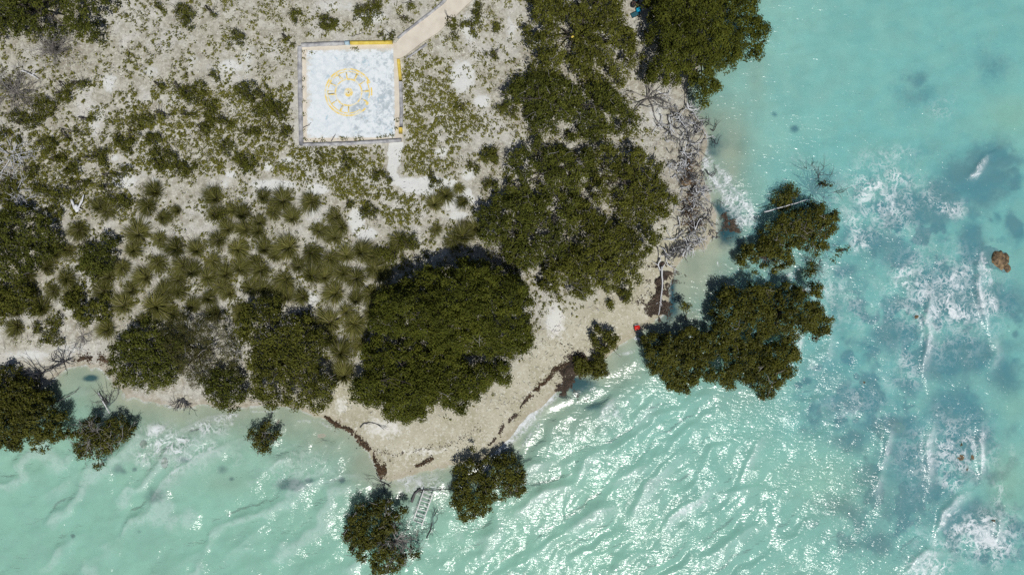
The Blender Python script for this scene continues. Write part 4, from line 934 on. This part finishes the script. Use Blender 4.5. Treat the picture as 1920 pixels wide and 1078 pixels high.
def dead_bush(label, px, py, size, n, mat, name='dead_bush', cat='dead bush', tone=(.2, .8), el=(.15, .9), depth=2, az=(0, 2 * PI), r=.05, z=None, group=None):
    x, y = W(px, py); z0 = gz1(x, y) if z is None else z
    mb = MB()
    for i in range(n):
        a = R.uniform(*az); e = R.uniform(*el)
        branchy(mb, (0, 0, .05), (math.cos(a) * math.cos(e), math.sin(a) * math.cos(e), math.sin(e)), size * R.uniform(.6, 1.1), r, depth, R.uniform(*tone))
    o = mb.build(name, mat); o.location = (x, y, z0)
    return tag(o, label, cat, group)


dead_bush('dark bare dead bush on the cove waterline, its branches spreading upward', 122, 678, 1.5, 9, M['drift_dark'], el=(.1, .7), r=.06)
dead_bush('dark dead bush with pale twisting limbs left of the small cove', 82, 700, 1.9, 7, M['drift_dark'], tone=(.3, .9), r=.06)
dead_bush('grey tangle of dead twigs below the north-west thicket', 120, 100, 1.7, 44, M['twig'], tone=(.0, .5), el=(.2, 1.2), r=.03)
dead_bush('flattened grey dead shrub at the western edge of the clearing', 45, 180, 2.0, 40, M['twig'], tone=(.0, .45), el=(.05, .6), r=.035)
dead_bush('bleached dead branches lying in scrub west of the tussocks', 35, 295, 2.2, 14, M['drift_pale'], tone=(.1, .8), el=(.0, .4), r=.06)
dead_bush('pale fallen dead bush in the scrub near the western edge', 45, 365, 2.0, 18, M['drift_pale'], tone=(.1, .9), el=(.0, .4), r=.05)
dead_bush('grey dead tree with radiating limbs beneath the northern tree', 1212, 188, 1.9, 12, M['twig'], tone=(.0, .45), el=(.05, .6), r=.06)
dead_bush('exposed dark roots hanging into the water below the feathery shrub', 345, 745, 1.1, 10, M['drift_dark'], az=(-2.6, -.4), el=(-.1, .4), r=.05, tone=(.2, .9), name='exposed_roots', cat='roots')
dead_bush('thin dark branches in the water at the eastern side of the cove', 205, 760, 1.5, 8, M['drift_dark'], el=(.0, .5), r=.045, tone=(.2, .9))
dead_bush('bare dark branches reaching out to sea north of the browning mangrove', 1530, 358, 2.0, 22, M['drift_dark'], el=(.05, .5), r=.05, tone=(.1, .7))
dead_bush('dark bare branches at the eastern side of the largest mangrove', 1530, 545, 1.2, 10, M['drift_dark'], el=(.0, .5), r=.04, tone=(.1, .7))
dead_bush('bare branch tangle on the eastern side of the browning mangrove', 1556, 420, 1.1, 10, M['drift_dark'], el=(.1, .6), r=.04, tone=(.3, 1))
dead_bush('dark drowned branches beside the white ladder', 812, 985, 1.5, 6, M['drift_dark'], el=(.0, .3), r=.05, tone=(.0, .4))
dead_bush('dark branches under the seaward end of the white ladder', 775, 1000, 1.3, 7, M['drift_dark'], el=(.0, .4), r=.05, tone=(.0, .5))
dead_bush('thin broken branches on the shingle below the beach tip', 722, 905, 1.1, 4, M['drift_dark'], el=(.0, .3), r=.045, tone=(.0, .4))
dead_bush('grey twiggy shrub lying on the sand behind the cove', 160, 628, 1.2, 14, M['twig'], tone=(.2, .8), el=(.0, .5), r=.03)
dead_bush('grey bare twigs inside the open thicket above the largest tree', 948, 478, 1.3, 12, M['twig'], tone=(.2, .8), el=(.1, .8), r=.03)


dead_bush('grey bare branch crown in the middle of the half bare mangrove', 748, 1003, 1.7, 26, M['twig'], tone=(.1, .8), el=(.0, .7), r=.045, z=1.3, name='bare_branches', cat='bare branches')
dead_bush('grey bare branch crown standing in the sparse mangrove at the cove mouth', 194, 808, 1.3, 15, M['twig'], tone=(.4, 1.0), el=(.1, .8), r=.04, z=1.5, name='bare_branches', cat='bare branches')
dead_bush('bare dark branches over sand between the two mid sized eastern mangroves', 1520, 500, 1.1, 9, M['drift_dark'], el=(.0, .5), r=.04, tone=(.2, .9), z=.1, name='bare_branches', cat='bare branches')


def log(label, pts, r, mat, z=None, name='driftwood_log', cat='driftwood', forks=0, tone=.6, group=None, lift=.0):
    P = WP(pts); c = P.mean(0); zs = np.maximum(gz(P[:, 0], P[:, 1]), -.12) + r + lift
    Q = np.c_[P - c, zs - zs.mean()]
    s = np.linspace(0, 1, len(Q)); t = np.linspace(0, 1, max(7, len(Q) * 3)); Q = np.c_[[np.interp(t, s, Q[:, k]) for k in range(3)]].T
    Q[1:-1] += R.normal(0, .02, (len(Q) - 2, 3))
    mb = MB(); mb.tube(Q, np.linspace(r, r * .45, len(Q)), 6, tone)
    for k in range(forks):
        i = R.integers(2, len(Q) - 1); d = Q[i + 1 if i + 1 < len(Q) else i] - Q[i - 1]; d /= np.linalg.norm(d)
        d = d + R.normal(0, .8, 3) * [1, 1, .25]; branchy(mb, Q[i], d, R.uniform(.4, 1.1), r * .5, 1 if R.random() < .5 else 0, tone, .6, .25)
    o = mb.build(name, mat, None, True); o.location = (c[0], c[1], zs.mean())
    return tag(o, label, cat, group)


log('smooth white log lying in the shallow cove', [(186, 735), (193, 750), (202, 766), (208, 776)], .075, M['drift_pale'], tone=1.0, lift=.15)
log('pale curved bare limb on the browning mangrove', [(1425, 400), (1450, 393), (1480, 385), (1505, 377), (1514, 380)], .06, M['drift_pale'], tone=.8, lift=1.2)
log('pale forked branch lying in the scrub west of the tussocks', [(150, 378), (155, 395), (163, 392), (170, 378), (172, 368)], .12, M['drift_pale'], forks=2, tone=.9, lift=.2)
log('short white log at the foot of the pale forked branch', [(157, 388), (159, 400), (163, 393)], .2, M['drift_pale'], tone=1.0, lift=.1)
log('bleached branch lying across the western clearing edge', [(58, 140), (72, 146), (88, 156)], .08, M['drift_pale'], tone=.9, forks=2, lift=.2)
log('grey stick across the lower left corner of the slab', [(574, 246), (584, 241), (590, 236)], .04, M['drift_dark'], tone=.8, name='stick', cat='stick', lift=.18)
log('grey stick lying over the southern border of the slab', [(627, 270), (632, 262), (635, 257)], .045, M['drift_dark'], tone=.8, name='stick', cat='stick', lift=.2)
log('dark thin sticks beside the northern wall of the slab', [(664, 76), (678, 72), (686, 69)], .04, M['drift_dark'], tone=.6, name='stick', cat='stick', forks=2, lift=.05)
log('dark twisted branch on the pale sand of the point', [(676, 800), (684, 792), (698, 790), (714, 795)], .06, M['drift_dark'], forks=3)
log('pale branch lying lengthwise on the dark seaweed bank', [(1238, 500), (1240, 530), (1237, 560), (1233, 590)], .09, M['drift_pale'], forks=2, tone=.7, lift=.3)
log('white crooked branch at the head of the seaweed bank', [(1236, 486), (1231, 496), (1236, 508), (1246, 492)], .08, M['drift_pale'], forks=1, tone=.9, lift=.25)
log('long dark stick poking out of the western mangrove', [(108, 752), (122, 747), (137, 741)], .07, M['drift_dark'], forks=2, lift=.5)
log('dark curved branch beside the ladder reaching seaward', [(800, 1008), (808, 990), (812, 970), (820, 955)], .07, M['drift_dark'], forks=2, tone=.2, lift=.05)
log('dark branch stretching from the ladder top to the round mangrove', [(782, 918), (805, 918), (830, 916), (845, 917)], .07, M['drift_dark'], forks=2, tone=.3, lift=.15)
log('grey log leaning behind the upper end of the ladder', [(772, 940), (778, 925), (788, 915)], .14, M['drift_dark'], forks=1, tone=.9, lift=.05)
log('thin forked stick at the shingle below the beach tip', [(706, 886), (714, 900), (720, 918), (722, 930)], .045, M['drift_dark'], forks=2, tone=.5)

BAND = [(1240, 185), (1270, 205), (1285, 240), (1290, 270), (1285, 310), (1295, 350), (1300, 390), (1310, 425), (1290, 455), (1250, 480)]
BW = np.array(BAND, float); bl = np.r_[0, np.cumsum(np.hypot(*np.diff(BW, axis=0).T))]
HALF = [30, 50, 44, 38, 32, 30, 36, 30, 26, 20]
for i in range(240):
    t = R.random() ** .9 * bl[-1]; c = np.array([np.interp(t, bl, BW[:, 0]), np.interp(t, bl, BW[:, 1])]); hwid = np.interp(t, bl, HALF)
    c = c + [R.normal(0, hwid * .56), R.normal(0, 9)]
    a = R.normal(.0, .9) if R.random() < .6 else R.uniform(0, PI)
    L = R.uniform(16, 44) if R.random() < .6 else R.uniform(8, 18); cv = R.normal(0, .5)
    pts = []
    for s in np.linspace(-.5, .5, 5):
        aa = a + cv * s * 2; pts.append((c[0] + math.cos(aa) * L * s, c[1] + math.sin(aa) * L * s + 3 * math.sin(s * 7 + i)))
    pale = R.random() < .46
    west = c[0] < np.interp(t, bl, BW[:, 0])
    if pale: lab, g, mt = 'bleached grey driftwood branch in the tangle along the eastern shore', 'bleached driftwood branches in the shore tangle', M['drift_pale']
    else: lab, g, mt = 'dark wet driftwood branch in the tangle along the eastern shore', 'dark driftwood branches in the shore tangle', M['drift_dark']
    log(lab, pts, R.uniform(.025, .065), mt, forks=R.integers(1, 5), tone=R.random(), group=g, name='driftwood_branch', lift=R.uniform(0, .6))
for i, (x, y, s) in enumerate([(1293, 395, 1.0), (1284, 318, 1.0), (1296, 420, .9)]):
    dead_bush(['rusty brown root mat in the middle of the driftwood tangle', 'rusty brown dead roots around the brown shore rock', 'rusty brown roots at the southern end of the driftwood tangle'][i], x, y, s, 16, M['rust_root'], name='root_mat', cat='roots', el=(0, .35), r=.04, tone=(.2, 1))

# ------------------------------------------------------------------ rocks
def rock(label, px, py, rx, ry, h, mat, top, seed, group=None):
    x, y = W(px, py); n, m_ = 22, 12; g = np.random.default_rng(seed)
    V = []; off = g.uniform(0, 99)
    for j in range(m_ + 1):
        th = PI * j / m_
        for i in range(n):
            ph = 2 * PI * i / n; d = np.array([math.cos(ph) * math.sin(th), math.sin(ph) * math.sin(th), math.cos(th)])
            k = 1 + .55 * (float(fbm(np.array([d[0] * 1.3 + off]), np.array([d[1] * 1.3 + d[2] * 1.9]), .9, seed, 4)[0]) - .5) + .3 * (float(vn(np.array([d[0] * 3 + off]), np.array([d[1] * 3 - d[2] * 2]), .7, seed)[0]) - .5)
            V.append((d[0] * rx * k, d[1] * ry * k, d[2] * h * k))
    F = [[j * n + i, j * n + (i + 1) % n, (j + 1) * n + (i + 1) % n, (j + 1) * n + i] for j in range(m_) for i in range(n)][::-1]
    o = mesh('reef_rock', V, np.array(F)[:, ::-1], mat, None, None, False); o.location = (x, y, top - h)
    return tag(o, label, 'rock', group)


rock('large brown crusted rock breaking the surface behind the white breaker', 1874, 488, .95, .9, .6, M['rock'], .38, 1)
rock('small companion rock touching the large crusted rock', 1888, 502, .42, .45, .4, M['rock'], .22, 2)
rock('lone small tan rock awash west of the foam line', 1718, 594, .24, .26, .25, M['rock'], .10, 3)
rock('tall tan rock just under the water, left of a pair', 1655, 808, .34, .75, .4, M['rock'], -.02, 4)
rock('rounded tan rock just under the water, right of a pair', 1690, 803, .5, .5, .4, M['rock'], -.05, 5)
rock('tan rock under the water below the submerged pair', 1717, 866, .3, .42, .4, M['rock'], -.05, 6)
rock('orange brown rock inside the foam ring on the eastern reef', 1802, 856, .52, .42, .4, M['rock'], .10, 7)
rock('small brown rock touching the orange brown one', 1822, 858, .26, .36, .3, M['rock'], .08, 8)
rock('dark elongated rock below the orange brown rock', 1814, 880, .26, .6, .3, M['rock_dark'], .05, 9)
rock('dark rock above the orange brown rock', 1802, 834, .4, .45, .35, M['rock_dark'], .02, 10)
rock('dark round submerged rock in the glittering shallows', 1621, 717, .3, .3, .3, M['rock_dark'], -.02, 11)
rock('dark brown rock at the edge of the south-eastern foam swirl', 1866, 976, .5, .35, .35, M['rock_dark'], .05, 12)
rock('tan boulder among the driftwood on the shore', 1281, 342, .55, .42, .4, M['rock'], .75, 13)
rock('small brown rock in the western shallows', 266, 834, .3, .35, .25, M['rock'], -.06, 14)
rock('flat brown rock under the western wave', 305, 870, .28, .5, .25, M['rock'], -.10, 15)

# ------------------------------------------------------------------ seaweed banks
def wrack(label, pts, wid, h, n, mat, name='seaweed_bank', fl=.16):
    P = WP(pts); L = np.r_[0, np.cumsum(np.hypot(*np.diff(P, axis=0).T))]
    wv_ = np.interp(np.linspace(0, 1, 40), np.linspace(0, 1, len(wid)), wid) * PX
    t = R.random(n) * L[-1]; c = np.c_[np.interp(t, L, P[:, 0]), np.interp(t, L, P[:, 1])]
    w = np.interp(t / L[-1], np.linspace(0, 1, 40), wv_); u = np.clip(R.normal(0, .62, n) * (1 + (R.random(n) < .12) * 1.2), -2.4, 2.4)
    T = np.c_[np.interp(t + .1, L, P[:, 0]) - np.interp(t - .1, L, P[:, 0]), np.interp(t + .1, L, P[:, 1]) - np.interp(t - .1, L, P[:, 1])]; T /= np.linalg.norm(T, axis=1)[:, None] + 1e-9
    c = c + np.c_[-T[:, 1], T[:, 0]] * (u * w * (.3 + 1.3 * vn(c[:, 0] * 2, c[:, 1] * 2, 1, 77)))[:, None] + .5 * np.c_[fbm(c[:, 0], c[:, 1], 1.3, 78, 3) - .5, fbm(c[:, 0], c[:, 1], 1.3, 79, 3) - .5]
    kp = (vn(c[:, 0], c[:, 1], .55, 91) + .35 * (vn(c[:, 0], c[:, 1], .2, 92) - .5)) > .36; c = c[kp]; u = u[kp]; n = len(c)
    zz = np.maximum(gz(c[:, 0], c[:, 1]), -.06) + h * np.exp(-u * u * 1.6) * R.uniform(.55, 1, n) + .02
    V, F, T_ = leaves(np.c_[c, zz], R.normal(0, .35, (n, 3)) + [0, 0, .9], fl * R.uniform(.5, 1.4, n), .5, np.clip(R.random(n) * .7 + .5 * (vn(c[:, 0], c[:, 1], .5, 3) - .3), 0, 1))
    o = mesh(name, V, F, mat, None, {'tone': T_}); return tag(o, label, 'seaweed', kind='stuff')


wrack('dark brown bank of seaweed heaped at the north end of the beach', [(1246, 492), (1240, 520), (1240, 550), (1238, 575), (1226, 598)], [10, 17, 20, 18, 12], .35, 7000, M['weed'])
wrack('dark seaweed bank washing off the beach by the mangrove bushes', [(1100, 672), (1075, 690), (1055, 705)], [10, 18, 16], .25, 3500, M['weed'])
wrack('sodden seaweed floating at the water edge below the mangrove bushes', [(1085, 705), (1065, 722), (1045, 738)], [14, 16, 8], .10, 2600, M['weed'])
wrack('long thin tail of seaweed up the beach', [(1070, 680), (1045, 692), (1025, 715), (1005, 735), (990, 748)], [3, 4, 4, 5, 2], .08, 800, M['weed_red'])
wrack('thin broken line of seaweed marking the last tide', [(990, 748), (975, 765), (960, 785), (940, 805), (915, 835)], [2, 2, 3, 2, 3], .06, 520, M['weed'])
wrack('dark seaweed mound in the wash beside the foam', [(1355, 402), (1370, 420), (1382, 440)], [7, 12, 9], .12, 1500, M['weed'])
wrack('reddish seaweed fringe along the western side of the point', [(608, 780), (630, 796), (660, 812), (685, 835), (700, 855), (708, 872), (716, 888)], [3, 4, 4, 5, 4, 5, 7], .12, 1500, M['weed_red'])
wrack('rusty seaweed patch at the very tip of the beach', [(708, 888), (722, 882), (738, 868)], [6, 9, 4], .10, 700, M['weed_red'])
wrack('patchy red seaweed below the southern beach edge', [(765, 878), (785, 872), (800, 864), (812, 858)], [3, 3, 6, 3], .08, 330, M['weed_red'])
wrack('brown debris line along the cove beach', [(140, 680), (165, 672), (190, 672), (205, 678)], [3, 5, 7, 4], .06, 600, M['weed_red'])
wrack('dark debris line across the sand of the point', [(700, 848), (740, 850), (790, 842), (850, 832), (900, 800)], [6, 5, 7, 5, 9], .03, 420, M['weed'], fl=.11)
wrack('rusty weed among the driftwood', [(1285, 300), (1295, 350), (1290, 400), (1298, 430)], [16, 14, 12, 10], .10, 1500, M['weed_red'])

# ------------------------------------------------------------------ ladder
la = np.array(W(803, 923, .35)); lb = np.array(W(782.5, 981, .35))
lc = (la + lb) / 2 ; dv = lb - la; Ln = float(np.hypot(*dv)); ang = math.atan2(dv[1], dv[0])
lad = empty('ladder', (lc[0], lc[1], .32), ang); lad.rotation_euler = (0, D(5), ang)
tag(lad, 'white wooden ladder lying in the water against the half bare mangrove', 'ladder')
for s in (-1, 1):
    mb = MB(); off = .0 if s > 0 else -.12
    mb.box((off, s * .45, 0), (Ln + (.3 if s > 0 else .0), .09, .09), 0, .012); mb.build('side_rail', M['ladder'], lad)
for k in range(8):
    mb = MB(); mb.box((-Ln / 2 + .06 + k * (Ln - .15) / 7, 0, 0), (.07, .80, .06), random.uniform(-.03, .03), .01); mb.build('rung', M['ladder'], lad)

# ------------------------------------------------------------------ beach things
bx_, by_ = W(1194, 614, .2); zb = max(gz1(bx_, by_), .02)
co = empty('cooler', (bx_, by_, zb), D(12)); tag(co, 'bright red cooler box standing on the sand at the waterline', 'cooler')
mb = MB(); mb.box((0, 0, .17), (.46, .36, .34), 0, .05); mb.build('body', M['red'], co)
mb = MB(); mb.box((0, 0, .385), (.50, .40, .08), 0, .05); mb.build('lid', M['red'], co)
mb = MB(); mb.tube([(-.20, .235, .22), (-.20, .27, .34), (0, .275, .37), (.20, .27, .34), (.20, .235, .22)], .016, 6); mb.build('handle', M['white_pl'], co)
mb = MB(); mb.box((-.265, 0, .2), (.03, .3, .22), 0, .01); mb.build('side_panel', M['black'], co)

mx_, my_ = W(1191.5, 26, .9); zm = gz1(mx_, my_)
mat_ = empty('beach_mat', (mx_, my_, zm + .03), D(24)); tag(mat_, 'dark teal beach mat on sand beside the northern tree', 'beach mat')
def pad(mb, sx, sy, z0, z1, n=10, wob=.02):
    gx, gy = np.meshgrid(np.linspace(-sx / 2, sx / 2, n), np.linspace(-sy / 2, sy / 2, n)); gx = gx.ravel(); gy = gy.ravel()
    e = np.maximum(np.abs(gx) / (sx / 2), np.abs(gy) / (sy / 2)); z = z1 - (z1 - z0) * ss(.85, 1, e) + R.normal(0, wob, gx.shape) * (e < .95)
    i = (np.arange(n - 1)[:, None] * n + np.arange(n - 1)[None, :]).ravel(); mb.add(np.c_[gx, gy, z], np.stack([i, i + 1, i + n + 1, i + n], 1))
mb = MB(); pad(mb, .76, .42, .02, .07, 10, .006); mb.build('cloth', M['teal'], mat_)
mb = MB(); mb.box((0, .225, .03), (.84, .03, .05)); mb.box((0, -.225, .03), (.84, .03, .05)); mb.box((.405, 0, .03), (.03, .42, .05)); mb.box((-.405, 0, .03), (.03, .42, .05)); mb.build('border', M['black'], mat_)


def bag(name, label, px, py, size, rz, mat, mat2, cat='bag'):
    x, y = W(px, py, 1.0); z = gz1(x, y); o = empty(name, (x, y, z), rz); tag(o, label, cat)
    n, m_ = 14, 8; V = []
    for j in range(m_ + 1):
        th = PI * j / m_; rr = math.sin(th) ** .6
        for i in range(n):
            ph = 2 * PI * i / n; k = 1 + R.normal(0, .05)
            V.append((size[0] / 2 * rr * math.copysign(abs(math.cos(ph)) ** .7, math.cos(ph)) * k, size[1] / 2 * rr * math.copysign(abs(math.sin(ph)) ** .7, math.sin(ph)) * k, size[2] / 2 * (1 + math.cos(th)) * 1.0))
    F = [[j * n + i, (j + 1) * n + i, (j + 1) * n + (i + 1) % n, j * n + (i + 1) % n] for j in range(m_) for i in range(n)]
    mesh('body', V, F, mat, o, None, True)
    mb = MB(); s = np.linspace(0, PI, 7)
    for q_ in (-.25, .25): mb.tube(np.c_[np.cos(s) * size[0] * .28, np.full(7, q_ * size[1]), size[2] * .92 + np.sin(s) * .14], .022, 5)
    mb.build('strap', mat2, o)
    mb = MB(); mb.box((size[0] * .2, 0, size[2] * .86), (size[0] * .4, size[1] * .6, .10), .2, .03); mb.build('pocket', mat2, o)


bag('beach_bag', 'bright blue beach bag standing at the end of the teal mat', 1198, 17.5, (.50, .44, .45), D(20), M['cyan'], M['teal'])
bag('backpack', 'black and brown backpack behind the blue bag', 1187.5, 9, (.50, .44, .5), D(70), M['black'], M['brown_bag'], 'backpack')
bag('duffel_bag', 'dark bag at the northern picture edge near the backpack', 1193, 1, (.6, .4, .4), D(10), M['black'], M['teal'])
ob = MB(); ob.box((0, 0, .05), (.24, .16, .10), .5, .03); o = ob.build('plastic_jug', M['yellow']); x, y = W(1072, 75, 3.2); o.location = (x, y, 3.9); tag(o, 'small orange plastic scrap caught on the northern thicket', 'litter')

# ------------------------------------------------------------------ sky, sun, camera
sv = np.array([.155, -.44, 1.0]); sv /= np.linalg.norm(sv)
el = math.asin(sv[2]); az = math.atan2(sv[0], sv[1])
w = bpy.data.worlds.new('World'); sc.world = w; w.use_nodes = True; nt = w.node_tree
sky = nt.nodes.new('ShaderNodeTexSky'); sky.sky_type = 'NISHITA'; sky.sun_disc = False; sky.sun_elevation = el; sky.sun_rotation = az
bg = nt.nodes['Background']; bg.inputs[1].default_value = .05; nt.links.new(sky.outputs[0], bg.inputs[0])
ld = bpy.data.lights.new('sun', 'SUN'); ld.energy = 3.75; ld.angle = D(.53); ld.color = (1.0, .965, .91)
lo = bpy.data.objects.new('sun', ld); COL.objects.link(lo); lo.location = (8, -22, 50)
from mathutils import Vector
lo.rotation_euler = Vector(-sv).to_track_quat('-Z', 'Y').to_euler()
cd = bpy.data.cameras.new('drone_camera'); cd.sensor_width = 36; cd.lens = 36 * HC / 96.0; cd.clip_start = .5; cd.clip_end = 5000
cam = bpy.data.objects.new('drone_camera', cd); COL.objects.link(cam); cam.location = (0, 0, HC); cam.rotation_euler = (0, 0, 0)
sc.camera = cam
sc.view_settings.view_transform = 'Standard'; sc.view_settings.look = 'None'; sc.view_settings.exposure = 0; sc.view_settings.gamma = 1
sc.cycles.max_bounces = 6; sc.cycles.diffuse_bounces = 2; sc.cycles.glossy_bounces = 2; sc.cycles.transparent_max_bounces = 8; sc.cycles.transmission_bounces = 2
sc.cycles.use_denoising = False
